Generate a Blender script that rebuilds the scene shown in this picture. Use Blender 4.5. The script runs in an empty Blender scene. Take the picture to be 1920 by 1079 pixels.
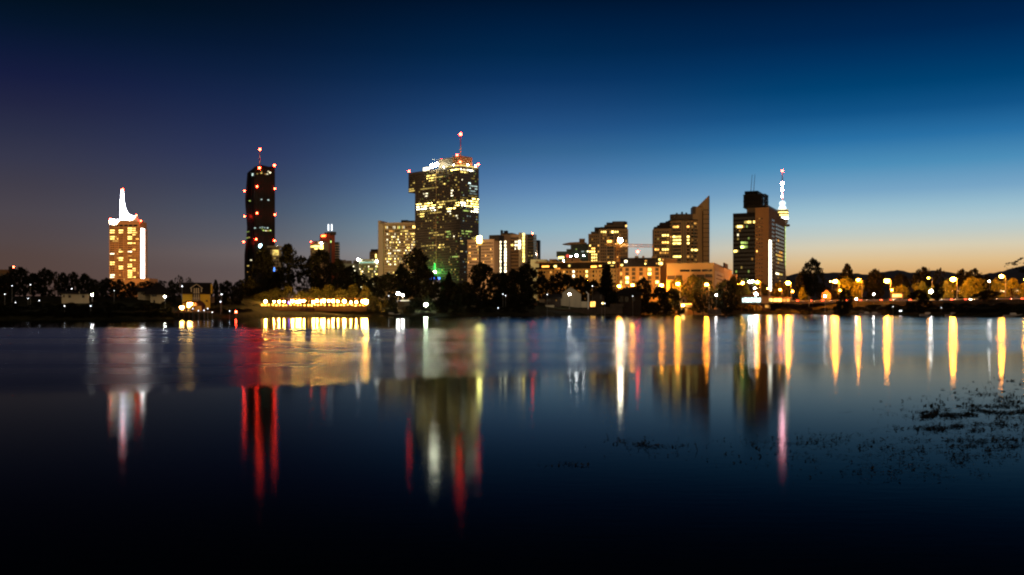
import bpy, math, random
from mathutils import Vector, Matrix, noise
R = random.Random(7)
sc = bpy.context.scene
COL = sc.collection
# ------------------------------------------------------------------ camera
F = 1866.67          # focal length in photo pixels (35 mm on 36 mm)
HY = 580.0           # horizon row in the photo
CH = 2.4             # eye height above the water
cam = bpy.data.cameras.new('camera'); co = bpy.data.objects.new('camera', cam); COL.objects.link(co)
co.location = (0, 0, CH); co.rotation_euler = (math.radians(90), 0, 0)
cam.lens = 35; cam.sensor_width = 36; cam.shift_y = (HY - 539.5) / 1920; cam.clip_start = 0.1; cam.clip_end = 60000
sc.camera = co
sc.view_settings.view_transform = 'Standard'; sc.view_settings.look = 'None'
sc.view_settings.exposure = 0; sc.view_settings.gamma = 1
sc.cycles.use_denoising = True
sc.cycles.max_bounces = 4; sc.cycles.glossy_bounces = 3; sc.cycles.diffuse_bounces = 2
sc.cycles.sample_clamp_indirect = 6; sc.cycles.sample_clamp_direct = 0
sc.cycles.use_light_tree = True
sc.cycles.pixel_filter_type = 'BLACKMAN_HARRIS'; sc.cycles.filter_width = 2.15      # soft lens

def s2l(c):
    return tuple((v / 255 / 12.92) if v / 255 <= .04045 else ((v / 255 + .055) / 1.055) ** 2.4 for v in c)

# ------------------------------------------------------------------ sky: dusk, afterglow to the right
W = bpy.data.worlds.new('World'); sc.world = W; W.use_nodes = True
nt = W.node_tree; N = nt.nodes; L = nt.links; N.clear()
def nmath(op, a, b=None, c=None, clamp=False):
    n = N.new('ShaderNodeMath'); n.operation = op; n.use_clamp = clamp
    for i, v in enumerate((a, b, c)):
        if v is None: continue
        if isinstance(v, (int, float)): n.inputs[i].default_value = v
        else: L.new(v, n.inputs[i])
    return n.outputs[0]
tc = N.new('ShaderNodeTexCoord'); sx = N.new('ShaderNodeSeparateXYZ'); L.new(tc.outputs['Generated'], sx.inputs[0])
X, Y, Z = sx.outputs
hyp = nmath('SQRT', nmath('ADD', nmath('MULTIPLY', X, X), nmath('MULTIPLY', Y, Y)))
el = nmath('DIVIDE', nmath('DIVIDE', Z, nmath('MAXIMUM', hyp, .001)), .64, clamp=True)   # 0..1 = 0..32.6 degrees
az = nmath('DIVIDE', X, nmath('MAXIMUM', hyp, .001))
def ramp(fac, stops, interp='LINEAR'):
    n = N.new('ShaderNodeValToRGB'); n.color_ramp.interpolation = interp
    e = n.color_ramp.elements
    while len(e) > 1: e.remove(e[-1])
    e[0].position = stops[0][0]; e[0].color = (*stops[0][1], 1)
    for p, c in stops[1:]:
        k = e.new(p); k.color = (*c, 1)
    L.new(fac, n.inputs[0]); return n.outputs[0]
def skystops(rows):
    return [((HY - y) / F / .64, s2l([v * (.90 if y < 400 else .93) for v in c])) for y, c in rows]
sky_l = ramp(el, skystops([(580, (96, 72, 62)), (490, (91, 73, 69)), (463, (88, 75, 76)), (417, (81, 74, 82)), (371, (72, 68, 82)), (325, (60, 61, 83)), (278, (47, 51, 78)), (232, (36, 40, 72)), (185, (24, 31, 68)), (139, (14, 27, 60)), (93, (5, 23, 47)), (46, (2, 18, 33)), (0, (3, 13, 25)), (-180, (1, 4, 10))]))
sky_m = ramp(el, skystops([(580, (112, 92, 86)), (510, (110, 98, 99)), (480, (118, 109, 111)), (450, (100, 103, 114)), (400, (77, 90, 112)), (350, (62, 76, 108)), (300, (49, 63, 104)), (250, (37, 54, 96)), (200, (25, 46, 86)), (150, (14, 37, 73)), (100, (7, 28, 60)), (50, (3, 22, 47)), (0, (2, 16, 36)), (-180, (1, 5, 16))]))
sky_c = ramp(el, skystops([(580, (184, 160, 138)), (500, (182, 177, 171)), (470, (178, 192, 198)), (430, (150, 188, 208)), (400, (128, 172, 206)), (360, (105, 152, 200)), (325, (82, 132, 185)), (285, (60, 112, 162)), (245, (42, 92, 148)), (200, (28, 74, 128)), (150, (12, 56, 106)), (100, (2, 44, 86)), (50, (0, 34, 72)), (0, (0, 24, 54)), (-180, (0, 7, 24))]))
sky_r = ramp(el, skystops([(580, (225, 150, 85)), (520, (232, 178, 112)), (495, (240, 204, 150)), (470, (232, 220, 190)), (445, (205, 218, 213)), (425, (188, 216, 224)), (400, (163, 203, 222)), (371, (133, 184, 220)), (325, (85, 158, 205)), (278, (45, 124, 183)), (232, (18, 92, 150)), (185, (0, 72, 125)), (139, (0, 57, 108)), (93, (0, 42, 88)), (0, (0, 23, 55)), (-180, (0, 7, 25))]))
def mix(f, a, b):
    n = N.new('ShaderNodeMix'); n.data_type = 'RGBA'
    L.new(f, n.inputs[0]); L.new(a, n.inputs[6]); L.new(b, n.inputs[7]); return n.outputs[2]
f1 = N.new('ShaderNodeMapRange'); f1.interpolation_type = 'SMOOTHSTEP'; f1.inputs[1].default_value = -.27; f1.inputs[2].default_value = .05
f0 = N.new('ShaderNodeMapRange'); f0.interpolation_type = 'SMOOTHSTEP'; f0.inputs[1].default_value = -.47; f0.inputs[2].default_value = -.17; L.new(az, f0.inputs[0])
L.new(az, f1.inputs[0])
f2 = N.new('ShaderNodeMapRange'); f2.interpolation_type = 'SMOOTHSTEP'; f2.inputs[1].default_value = 0; f2.inputs[2].default_value = .33
L.new(az, f2.inputs[0])
front = mix(f2.outputs[0], mix(f1.outputs[0], mix(f0.outputs[0], sky_l, sky_m), sky_c), sky_r)
# behind the camera: unseen sky, brightened warm as added fill light on the facades
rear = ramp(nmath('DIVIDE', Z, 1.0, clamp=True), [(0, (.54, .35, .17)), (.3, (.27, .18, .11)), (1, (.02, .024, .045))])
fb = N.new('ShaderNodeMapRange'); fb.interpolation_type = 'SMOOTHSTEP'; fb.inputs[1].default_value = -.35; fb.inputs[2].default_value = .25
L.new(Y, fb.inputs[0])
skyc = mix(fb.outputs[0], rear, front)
bg = N.new('ShaderNodeBackground'); L.new(skyc, bg.inputs[0]); bg.inputs[1].default_value = 1.0
out = N.new('ShaderNodeOutputWorld'); L.new(bg.outputs[0], out.inputs[0])

# ------------------------------------------------------------------ helpers
def at(px, py, D): return Vector(((px - 960) / F * D, D, CH + (HY - py) / F * D))
def zz(py, D): return CH + (HY - py) / F * D
def lin(v, xs, ys):
    if v <= xs[0]: return ys[0]
    for a, b, c, d in zip(xs, xs[1:], ys, ys[1:]):
        if v <= b: return c + (d - c) * (v - a) / (b - a)
    return ys[-1]
SH_X = [-400, 0, 240, 440, 520, 700, 900, 1100, 1200, 1300, 1400, 1500, 1600, 1700, 1800, 1920, 2300]
SH_Y = [601, 601, 600, 597, 594.3, 594, 593.5, 592, 590.6, 589.6, 589, 589, 590.4, 592, 594, 595, 595.5]
def shore(px): return CH * F / (lin(px, SH_X, SH_Y) - HY)
OFF = [0, 4, 12, 30, 52, 62, 1e5]; OFZ = [0, .9, 1.7, 3.2, 5.5, 6, 6]
def ground(x, y):
    px = 960 + F * x / max(y, 1); return lin(y - shore(px), OFF, OFZ)
def gpx(px, D): return ground((px - 960) / F * D, D)

class MB:
    def __init__(s): s.v = []; s.f = []; s.m = []; s.cur = 0
    def face(s, pts, m=None):
        i = len(s.v); s.v += [tuple(p) for p in pts]; s.f.append(tuple(range(i, i + len(pts)))); s.m.append(s.cur if m is None else m)
    def box(s, x0, x1, y0, y1, z0, z1, M=None, m=None):
        c = [Vector(p) for p in ((x0,y0,z0),(x1,y0,z0),(x1,y1,z0),(x0,y1,z0),(x0,y0,z1),(x1,y0,z1),(x1,y1,z1),(x0,y1,z1))]
        if M: c = [M @ p for p in c]
        i = len(s.v); s.v += [tuple(p) for p in c]
        for q in ((0,3,2,1),(4,5,6,7),(0,1,5,4),(1,2,6,5),(2,3,7,6),(3,0,4,7)):
            s.f.append(tuple(i + k for k in q)); s.m.append(s.cur if m is None else m)
    def prism_y(s, poly, y0, y1):            # polygon in x,z extruded along y
        n = len(poly); i = len(s.v)
        s.v += [(x, y0, z) for x, z in poly] + [(x, y1, z) for x, z in poly]
        s.f.append(tuple(i + k for k in range(n))); s.m.append(s.cur)
        s.f.append(tuple(i + n + k for k in reversed(range(n)))); s.m.append(s.cur)
        for k in range(n):
            j = (k + 1) % n; s.f.append((i + k, i + n + k, i + n + j, i + j)); s.m.append(s.cur)
    def prism_z(s, poly, z0, z1):
        n = len(poly); i = len(s.v)
        s.v += [(x, y, z0) for x, y in poly] + [(x, y, z1) for x, y in poly]
        s.f.append(tuple(i + k for k in reversed(range(n)))); s.m.append(s.cur)
        s.f.append(tuple(i + n + k for k in range(n))); s.m.append(s.cur)
        for k in range(n):
            j = (k + 1) % n; s.f.append((i + k, i + j, i + n + j, i + n + k)); s.m.append(s.cur)
    def tube(s, pts, rad, n=6, m=None, cap=True):
        pts = [Vector(p) for p in pts]
        if isinstance(rad, (int, float)): rad = [rad] * len(pts)
        rings = []
        for k, p in enumerate(pts):
            d = (pts[min(k + 1, len(pts) - 1)] - pts[max(k - 1, 0)]).normalized()
            a = d.orthogonal().normalized() if abs(d.z) < .95 else Vector((1, 0, 0)); a = (a - d * a.dot(d)).normalized(); b = d.cross(a)
            i = len(s.v)
            for q in range(n):
                t = 2 * math.pi * q / n; s.v.append(tuple(p + (a * math.cos(t) + b * math.sin(t)) * rad[k]))
            rings.append(i)
        for u, w in zip(rings, rings[1:]):
            for q in range(n):
                r = (q + 1) % n; s.f.append((u + q, u + r, w + r, w + q)); s.m.append(s.cur if m is None else m)
        if cap:
            s.f.append(tuple(rings[0] + q for q in reversed(range(n)))); s.m.append(s.cur if m is None else m)
            s.f.append(tuple(rings[-1] + q for q in range(n))); s.m.append(s.cur if m is None else m)
    def lathe(s, prof, n=16, c=(0, 0, 0)):
        s.tube([(c[0], c[1], c[2] + z) for r, z in prof], [max(r, .001) for r, z in prof], n)
    def ball(s, c, r, n=8, m=None, sq=1.0):
        k = 5
        prof = [(r * math.sin(math.pi * i / k), -r * sq * math.cos(math.pi * i / k)) for i in range(k + 1)]
        old = s.cur
        if m is not None: s.cur = m
        s.tube([(c[0], c[1], c[2] + z) for q, z in prof], [max(q, .002) for q, z in prof], n, cap=False); s.cur = old
    def mesh(s, name, mats, smooth=False):
        me = bpy.data.meshes.new(name); me.from_pydata(s.v, [], s.f)
        for m in (mats if isinstance(mats, (list, tuple)) else [mats]): me.materials.append(m)
        me.polygons.foreach_set('material_index', s.m)
        if smooth: me.polygons.foreach_set('use_smooth', [True] * len(s.f))
        me.update(); return me
    def build(s, name, mats, parent=None, loc=(0, 0, 0), rz=0, smooth=False):
        return link(name, s.mesh(name, mats, smooth), parent, loc, rz)
def link(name, me, parent=None, loc=(0, 0, 0), rz=0, scale=None):
    o = bpy.data.objects.new(name, me); COL.objects.link(o); o.parent = parent; o.location = loc; o.rotation_euler = (0, 0, rz)
    if scale: o.scale = scale
    return o
def tag(o, label=None, cat=None, group=None, kind=None):
    if label: o['label'] = label
    if cat: o['category'] = cat
    if group: o['group'] = group
    if kind: o['kind'] = kind
    return o
def thing(name, label, cat, loc=(0, 0, 0), rz=0, group=None):
    o = bpy.data.objects.new(name, None); COL.objects.link(o); o.empty_display_size = .5
    o.location = loc; o.rotation_euler = (0, 0, rz); return tag(o, label, cat, group)
def dup(root, loc, rz=0, label=None, group=None, scale=None):
    r = root.copy(); COL.objects.link(r); r.location = loc; r.rotation_euler = (0, 0, rz)
    if label: r['label'] = label
    if group: r['group'] = group
    if scale: r.scale = scale
    for ch in list(root.children):
        c = ch.copy(); COL.objects.link(c); c.parent = r
        for g in list(ch.children):
            d = g.copy(); COL.objects.link(d); d.parent = c
    return r

# ------------------------------------------------------------------ materials
def pmat(name, col, rough=.8, var=.25, scale=.15, metal=0, spec=.3, streak=False):
    m = bpy.data.materials.new(name); m.use_nodes = True; t = m.node_tree; b = t.nodes['Principled BSDF']
    b.inputs['Roughness'].default_value = rough; b.inputs['Metallic'].default_value = metal
    b.inputs['Specular IOR Level'].default_value = spec
    tcn = t.nodes.new('ShaderNodeTexCoord'); nz = t.nodes.new('ShaderNodeTexNoise'); nz.inputs['Scale'].default_value = scale; nz.inputs['Detail'].default_value = 6
    if streak:
        mp = t.nodes.new('ShaderNodeMapping'); mp.inputs['Scale'].default_value = (1, 1, .12)
        t.links.new(tcn.outputs['Object'], mp.inputs[0]); t.links.new(mp.outputs[0], nz.inputs[0])
    else: t.links.new(tcn.outputs['Object'], nz.inputs[0])
    cr = t.nodes.new('ShaderNodeValToRGB'); e = cr.color_ramp.elements
    e[0].position = .3; e[1].position = .7
    e[0].color = (*[c * (1 - var) for c in col], 1); e[1].color = (*[min(1, c * (1 + var)) for c in col], 1)
    t.links.new(nz.outputs[0], cr.inputs[0]); t.links.new(cr.outputs[0], b.inputs['Base Color'])
    return m
def emat(name, col, st, var=0):
    m = bpy.data.materials.new(name); m.use_nodes = True; t = m.node_tree; t.nodes.clear()
    e = t.nodes.new('ShaderNodeEmission'); e.inputs[0].default_value = (*col, 1); e.inputs[1].default_value = st
    o = t.nodes.new('ShaderNodeOutputMaterial'); t.links.new(e.outputs[0], o.inputs[0])
    if var:
        g = t.nodes.new('ShaderNodeNewGeometry'); nz = t.nodes.new('ShaderNodeTexNoise'); nz.inputs['Scale'].default_value = var; nz.inputs['Detail'].default_value = 3
        t.links.new(g.outputs['Position'], nz.inputs[0])
        mr = t.nodes.new('ShaderNodeMapRange'); mr.inputs[1].default_value = .35; mr.inputs[2].default_value = .65; mr.inputs[3].default_value = st * .35; mr.inputs[4].default_value = st * 1.5
        t.links.new(nz.outputs[0], mr.inputs[0]); t.links.new(mr.outputs[0], e.inputs[1])
    m.cycles.emission_sampling = 'AUTO'
    return m
M = {}
M['orange_wall'] = pmat('orange_wall', (.50, .29, .15), .85, .15, .08)
M['white_steel'] = pmat('white_steel', (.8, .82, .85), .4, .05, .3)
M['grey_metal'] = pmat('grey_metal', (.32, .33, .35), .45, .2, .3)
M['black_glass'] = pmat('black_glass', (.004, .004, .006), .25, .3, .05, 0, .12)
M['black_panel'] = pmat('black_panel', (.006, .006, .008), .5, .3, .1, 0, .1)
M['beige'] = pmat('beige_wall', (.46, .37, .25), .85, .12, .06, streak=True)
M['beige_dark'] = pmat('beige_dark_wall', (.38, .27, .145), .85, .15, .06, streak=True)
M['tan'] = pmat('tan_wall', (.42, .29, .19), .85, .12, .06, streak=True)
M['brown'] = pmat('brown_wall', (.23, .135, .065), .8, .2, .1, streak=True)
M['spandrel'] = pmat('spandrel', (.075, .06, .045), .5, .25, .08)
M['red_wall'] = pmat('red_wall', (.42, .09, .035), .7, .15, .08)
M['green_grey'] = pmat('green_grey_wall', (.20, .22, .14), .8, .15, .06)
M['pale_green'] = pmat('pale_green_wall', (.40, .42, .28), .8, .12, .1)
M['green_glass'] = pmat('green_glass', (.008, .02, .016), .25, .4, .06, 0, .4)
M['glass_grey'] = pmat('glass_grey', (.05, .05, .045), .25, .4, .1, 0, .4)
M['roof_dark'] = pmat('roof_dark', (.018, .014, .012), .8, .4, .5)
M['roof_red'] = pmat('roof_red', (.09, .03, .02), .8, .3, .5)
M['yellow_wall'] = pmat('yellow_wall', (.75, .52, .05), .85, .1, .5, streak=True)
M['cream'] = pmat('cream_wall', (.62, .55, .38), .85, .12, .4, streak=True)
M['wood'] = pmat('wood', (.16, .08, .04), .7, .4, 1.2)
M['concrete'] = pmat('concrete', (.22, .19, .16), .9, .25, .4)
M['hall'] = pmat('hall_wall', (.50, .36, .20), .85, .08, .07, streak=True)
M['dark_window'] = pmat('dark_window', (.012, .012, .014), .12, .3, .3, 0, .5)
M['dim_window'] = pmat('dim_window', (.06, .05, .04), .2, .3, .3, 0, .5)
M['pole'] = pmat('pole_metal', (.30, .30, .29), .5, .2, 1)
M['crane'] = pmat('crane_yellow', (.24, .13, .04), .5, .15, 1)
M['asphalt'] = pmat('asphalt', (.05, .05, .05), .85, .3, .8)
M['paint_white'] = pmat('paint_white', (.75, .75, .72), .5, .05, 1)
M['paint_red'] = pmat('paint_red', (.5, .04, .03), .5, .1, 1)
M['tent'] = pmat('tent_cloth', (.16, .05, .03), .8, .2, 1)
M['tyre'] = pmat('tyre', (.015, .015, .015), .8, .2, 3)
M['car_glass'] = pmat('car_glass', (.01, .012, .014), .08, .1, 1, 0, .6)
M['bark'] = pmat('bark', (.05, .035, .025), .9, .4, 2)
M['hull'] = pmat('hull_paint', (.35, .35, .36), .4, .1, 2)
# lit things
WARM, YEL, WHI, COOL = (1, .46, .09), (1, .70, .17), (1, .88, .55), (.75, 1, .93)
M['dark_wall'] = pmat('dark_wall', (.045, .032, .024), .85, .2, .5)
M['dark_concrete'] = pmat('dark_concrete', (.085, .07, .058), .9, .3, .5)  # darker tone of the concrete, for the quay walls
E = {}
for nm, c in (('warm', WARM), ('yellow', YEL), ('white', WHI), ('cool', COOL), ('amber', (1, .34, .05)), ('greenish', (.70, .95, .22))):
    for lv, s in (('lo', .4), ('mid', 1.3), ('hi', 5.0), ('max', 20.0)):
        E[nm + lv] = emat(nm + '_light_' + lv, c, s * (1.0 if nm != 'warm' else .9), var=.35)
E['beacon'] = emat('red_beacon', (1, .025, .008), 160)
E['beacon_s'] = emat('red_beacon_small', (1, .04, .015), 110)
E['sodium'] = emat('sodium_lamp', (1, .27, .013), 640)
E['sodium_lo'] = emat('sodium_lamp_soft', (1, .35, .03), 80)
E['lantern'] = emat('lantern_glow', (1, .46, .075), 1000)
E['lantern_mid'] = emat('lantern_soft_glow', (1, .52, .12), 110)
E['bulb'] = emat('string_bulb', (1, .42, .06), 12)
E['white_lamp'] = emat('white_lamp', (1, .92, .78), 150)
E['green_lamp'] = emat('green_white_lamp', (.8, 1, .62), 160)
E['spot_lamp'] = emat('garden_lamp_glow', (.88, .92, 1), 7)
E['flood'] = emat('roof_floodlight', (1, .93, .62), 140)
E['crane_flood'] = emat('crane_floodlight', (1, .80, .52), 200)
E['stair'] = emat('stair_panel', (1, .93, .84), 13)
E['stair_warm'] = emat('stair_panel_warm', (1, .86, .62), 5)
E['blue_sign'] = emat('blue_sign', (.08, .25, 1), 4)
E['blue_dot'] = emat('blue_white_sign', (.55, .85, 1), 14)
E['red_sign'] = emat('red_sign', (1, .10, .02), 14)
E['green_fl'] = emat('green_light', (.03, 1, .12), 3)
E['tube'] = emat('lit_tube', (.9, .95, 1), 2.6)
E['pink_lamp'] = emat('pink_white_lamp', (1, .45, .50), 150)
E['ball'] = emat('glowing_ball', (.75, .9, 1), 1.8)  # pod top and dome glow themselves in place of floodlighting
E['head'] = emat('head_lamp', (1, .9, .7), 40)
E['tail'] = emat('tail_lamp', (1, .05, .02), 22)
E['cyan_room'] = emat('lit_room', (.78, 1, .95), 2.6, var=1.2)

# ------------------------------------------------------------------ the ground, road, hills, water
def tags(o, kind='structure'): o['kind'] = kind; return o
def build_ground():
    m = bpy.data.materials.new('night_grass'); m.use_nodes = True; t = m.node_tree; b = t.nodes['Principled BSDF']; b.inputs['Roughness'].default_value = .95
    b.inputs['Specular IOR Level'].default_value = .1
    g = t.nodes.new('ShaderNodeNewGeometry'); nz = t.nodes.new('ShaderNodeTexNoise'); nz.inputs['Scale'].default_value = .35; nz.inputs['Detail'].default_value = 8
    t.links.new(g.outputs['Position'], nz.inputs[0]); cr = t.nodes.new('ShaderNodeValToRGB'); e = cr.color_ramp.elements
    e[0].position = .35; e[0].color = (.012, .013, .005, 1); e[1].position = .7; e[1].color = (.050, .050, .018, 1)
    t.links.new(nz.outputs[0], cr.inputs[0]); t.links.new(cr.outputs[0], b.inputs['Base Color'])
    rows = [(-25, -4), (-3, -.5), (0, 0), (4, .9), (8, 1.3), (12, 1.7), (20, 2.4), (30, 3.2), (40, 4.3), (52, 5.5), (62, 6), (140, 6), (400, 6), (1500, 6), (6000, 6), (30000, 6)]
    pxs = [-6000, -3500, -2000, -1200] + list(range(-600, 2600, 20)) + [3200, 4200, 6000, 8500]
    mb = MB(); nr = len(rows)
    for px in pxs:
        D = shore(px); k = (px - 960) / F
        for i, (o, z) in enumerate(rows):
            y = D + o; dz = 0
            if 0 < o < 100: dz = .25 * noise.noise((k * y * .08, y * .08, 3)); y += .6 * noise.noise((px * .05, o, 1))
            if o == 0: y += 1.3 * noise.noise((px * .021, 5, 1)) + .6 * noise.noise((px * .09, 9, 1))
            mb.v.append((k * y, y, z + dz))
    for c in range(len(pxs) - 1):
        for i in range(nr - 1):
            a = c * nr + i; mb.f.append((a, a + nr, a + nr + 1, a + 1)); mb.m.append(0)
    tags(mb.build('ground', m, smooth=True))
build_ground()

ROAD_A, ROAD_B = Vector((132, 560)), Vector((221, 430))
rdir = (ROAD_B - ROAD_A).normalized(); rn = Vector((-rdir.y, rdir.x))   # rn points away from the water (right/back)
if rn.y < 0: rn = -rn
def road_pt(px, off=0):           # the point of the (shifted) road line seen at photo column px
    k = (px - 960) / F; A = ROAD_A + rn * off
    t = (k * A.y - A.x) / (rdir.x - k * rdir.y); return A + rdir * t
def build_road():
    mb = MB()
    A = ROAD_A - rdir * 260; B = ROAD_B + rdir * 330
    def strip(o0, o1, z0, z1):
        p = [A + rn * o0, B + rn * o0, B + rn * o1, A + rn * o1]
        i = len(mb.v); mb.v += [(q.x, q.y, z0) for q in p] + [(q.x, q.y, z1) for q in p]
        for q in ((4,5,6,7),(0,1,5,4),(1,2,6,5),(2,3,7,6),(3,0,4,7)): mb.f.append(tuple(i + k for k in q)); mb.m.append(mb.cur)
    strip(-7, 7, 5.4, 6.12)
    tags(mb.build('road', M['asphalt']))
    mb = MB(); strip(-9.4, -7.004, 5.4, 6.26); tags(mb.build('pavement', M['concrete']))
    mb = MB(); strip(-.7, .7, 6.0, 6.25); tags(mb.build('median_kerb', M['concrete']))
    mb = MB()
    n = 60
    for k in range(n):
        p = A + rdir * (k * 11.0); 
        q = p + rdir * 4
        i = len(mb.v); w = rn * .09
        for s_ in (p - w, q - w, q + w, p + w): s_ = s_ + rn * 3.9; mb.v.append((s_.x, s_.y, 6.125))
        mb.f.append((i, i + 1, i + 2, i + 3)); mb.m.append(0)
    tags(mb.build('road_marking', M['paint_white']))
    # added pale guard rail; its lamp-lit line stands in for light trails
    t = thing('added_guard_rail', 'long pale metal guard rail added to catch lamp light along the road', 'guard rail', (ROAD_A.x, ROAD_A.y, 6.1))
    rail = MB(); post = MB(); org = ROAD_A
    P = [ROAD_A - rdir * 30 + rn * 7.3, ROAD_B + rdir * 170 + rn * 7.3]
    ln = (P[1] - P[0]).length
    q0, q1 = [(p.x - org.x, p.y - org.y) for p in P]
    for z, h in ((.55, .17), (.28, .12)):
        rail.tube([(q0[0], q0[1], z), (q1[0], q1[1], z)], h, 4)
    for k in range(int(ln / 4)):
        p = P[0] + rdir * (k * 4 + 1) - org
        post.box(p.x - .06, p.x + .06, p.y - .06, p.y + .06, 0, .62)
    rail.build('rail', M['white_steel'], t)
    tags(post.build('post', M['pole'], t), 'stuff')
build_road()

def build_hills():
    m = pmat('hill_wood', (.05, .045, .045), .95, .3, .002)
    ridge = [(1100, 566), (1200, 548), (1300, 533), (1420, 522), (1475, 517), (1500, 512.5), (1530, 513), (1560, 511), (1600, 513), (1625, 515), (1645, 513), (1665, 508.5), (1682, 506.8), (1700, 510), (1718, 511.5), (1735, 508), (1760, 507), (1785, 511.5), (1812, 516), (1835, 517), (1858, 512), (1880, 509), (1900, 503), (1920, 498), (1960, 488), (2050, 478), (2300, 500), (2800, 540)]
    mb = MB(); D0 = 9000; n = 0
    xs = []; px = 1100
    while px <= 2800: xs.append(px); px += 6
    for px in xs:
        y = lin(px, *zip(*ridge)); z = zz(y, D0) + 9 * noise.noise((px * .07, 0, 0)) + 6 * noise.noise((px * .3, 0, 5))
        k = (px - 960) / F
        for D, f in ((5200, 0), (6200, .25), (7200, .55), (8200, .86), (D0, 1), (10500, .7), (14000, 0)):
            jit = 1 + .05 * noise.noise((px * .03, D * .001, 2)) if D != D0 else 1
            mb.v.append((k * D, D, 6 + (z - 6) * f * jit))
    for c in range(len(xs) - 1):
        for i in range(6):
            a = c * 7 + i; mb.f.append((a, a + 7, a + 8, a + 1)); mb.m.append(0)
    tags(mb.build('hills', m, smooth=True))
build_hills()

def build_water():
    m = bpy.data.materials.new('water'); m.use_nodes = True; t = m.node_tree; t.nodes.clear(); Nn = t.nodes.new; lk = t.links.new
    def mm(op, a, b=None, c=None, clamp=False):
        n = Nn('ShaderNodeMath'); n.operation = op; n.use_clamp = clamp
        for i, v in enumerate((a, b, c)):
            if v is None: continue
            if isinstance(v, (int, float)): n.inputs[i].default_value = v
            else: lk(v, n.inputs[i])
        return n.outputs[0]
    g = Nn('ShaderNodeNewGeometry'); s = Nn('ShaderNodeSeparateXYZ'); lk(g.outputs['Position'], s.inputs[0]); x, y, z = s.outputs
    def noise_tex(sx_, sy_, detail=3, sc_=1.0):
        mp = Nn('ShaderNodeMapping'); mp.inputs['Scale'].default_value = (sx_, sy_, 1); lk(g.outputs['Position'], mp.inputs[0])
        nz = Nn('ShaderNodeTexNoise'); nz.inputs['Scale'].default_value = sc_; nz.inputs['Detail'].default_value = detail; lk(mp.outputs[0], nz.inputs[0]); return nz.outputs[0]
    # wind-ruffled water further out, calm water in the lee of the near bank
    edge = mm('ADD', mm('ADD', 35.5, mm('MULTIPLY', x, .62)), mm('MULTIPLY', mm('SUBTRACT', noise_tex(.09, .14, 4), .5), 13))
    d = mm('SUBTRACT', y, edge)
    mr = Nn('ShaderNodeMapRange'); mr.interpolation_type = 'SMOOTHSTEP'; mr.inputs[1].default_value = -3; mr.inputs[2].default_value = 7; lk(d, mr.inputs[0])
    band = noise_tex(.012, .11, 4)
    azm = Nn('ShaderNodeMapRange'); azm.inputs[1].default_value = -.35; azm.inputs[2].default_value = .27; azm.inputs[3].default_value = .275; azm.inputs[4].default_value = .185; lk(mm('DIVIDE', x, mm('MAXIMUM', y, 1)), azm.inputs[0])
    far = mm('ADD', azm.outputs[0], mm('MULTIPLY', mm('SUBTRACT', band, .5), .24))
    near = mm('ADD', .100, mm('MULTIPLY', mm('SUBTRACT', noise_tex(.5, 1.2, 3), .5), .05))
    mx = Nn('ShaderNodeMix'); mx.data_type = 'FLOAT'; lk(mr.outputs[0], mx.inputs[0]); lk(near, mx.inputs[2])
    # a sheltered, smoother strip again in front of the far bank
    sh = Nn('ShaderNodeMapRange'); sh.interpolation_type = 'SMOOTHSTEP'; sh.inputs[1].default_value = 95; sh.inputs[2].default_value = 150; sh.inputs[3].default_value = 0; sh.inputs[4].default_value = 1
    lk(mm('ADD', y, mm('MULTIPLY', mm('SUBTRACT', noise_tex(.01, .05, 3), .5), 60)), sh.inputs[0])
    mx2 = Nn('ShaderNodeMix'); mx2.data_type = 'FLOAT'; sw = Nn('ShaderNodeMapRange'); sw.interpolation_type = 'SMOOTHSTEP'; sw.inputs[1].default_value = -.14; sw.inputs[2].default_value = -.02; sw.inputs[3].default_value = 1; sw.inputs[4].default_value = .25
    lk(mm('DIVIDE', x, mm('MAXIMUM', y, 1)), sw.inputs[0]); lk(mm('MULTIPLY', sh.outputs[0], sw.outputs[0]), mx2.inputs[0]); lk(far, mx2.inputs[2]); mx2.inputs[3].default_value = .125; lk(mx2.outputs[0], mx.inputs[3])
    # very near the far shore a sheltered smooth strip again
    gl = Nn('ShaderNodeBsdfGlossy'); gl.distribution = 'BECKMANN'; gl.inputs['Color'].default_value = (.82, .92, 1, 1); lk(mx.outputs[0], gl.inputs['Roughness'])
    fr = Nn('ShaderNodeFresnel'); fr.inputs[0].default_value = 1.17
    fac = mm('MULTIPLY', mm('POWER', fr.outputs[0], 2.3), .97)
    bp = Nn('ShaderNodeBump'); bp.inputs['Strength'].default_value = .35; bp.inputs['Distance'].default_value = .02
    wv = mm('ADD', noise_tex(1.6, 5.5, 2), mm('MULTIPLY', noise_tex(7, 18, 2), .25))
    fade = Nn('ShaderNodeMapRange'); fade.inputs[1].default_value = 8; fade.inputs[2].default_value = 34; fade.inputs[3].default_value = 1; fade.inputs[4].default_value = 0; lk(y, fade.inputs[0])
    lk(mm('MULTIPLY', .07, fade.outputs[0]), bp.inputs['Strength']); lk(wv, bp.inputs['Height']); lk(bp.outputs[0], gl.inputs['Normal'])
    df = Nn('ShaderNodeBsdfDiffuse'); df.inputs[0].default_value = (.003, .005, .007, 1)
    ms = Nn('ShaderNodeMixShader'); lk(fac, ms.inputs[0]); lk(df.outputs[0], ms.inputs[1]); lk(gl.outputs[0], ms.inputs[2])
    o = Nn('ShaderNodeOutputMaterial'); lk(ms.outputs[0], o.inputs[0])
    mb = MB(); mb.face([(-3000, -60, 0), (3000, -60, 0), (3000, 1500, 0), (-3000, 1500, 0)])
    tags(mb.build('water', m))
build_water()

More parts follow.
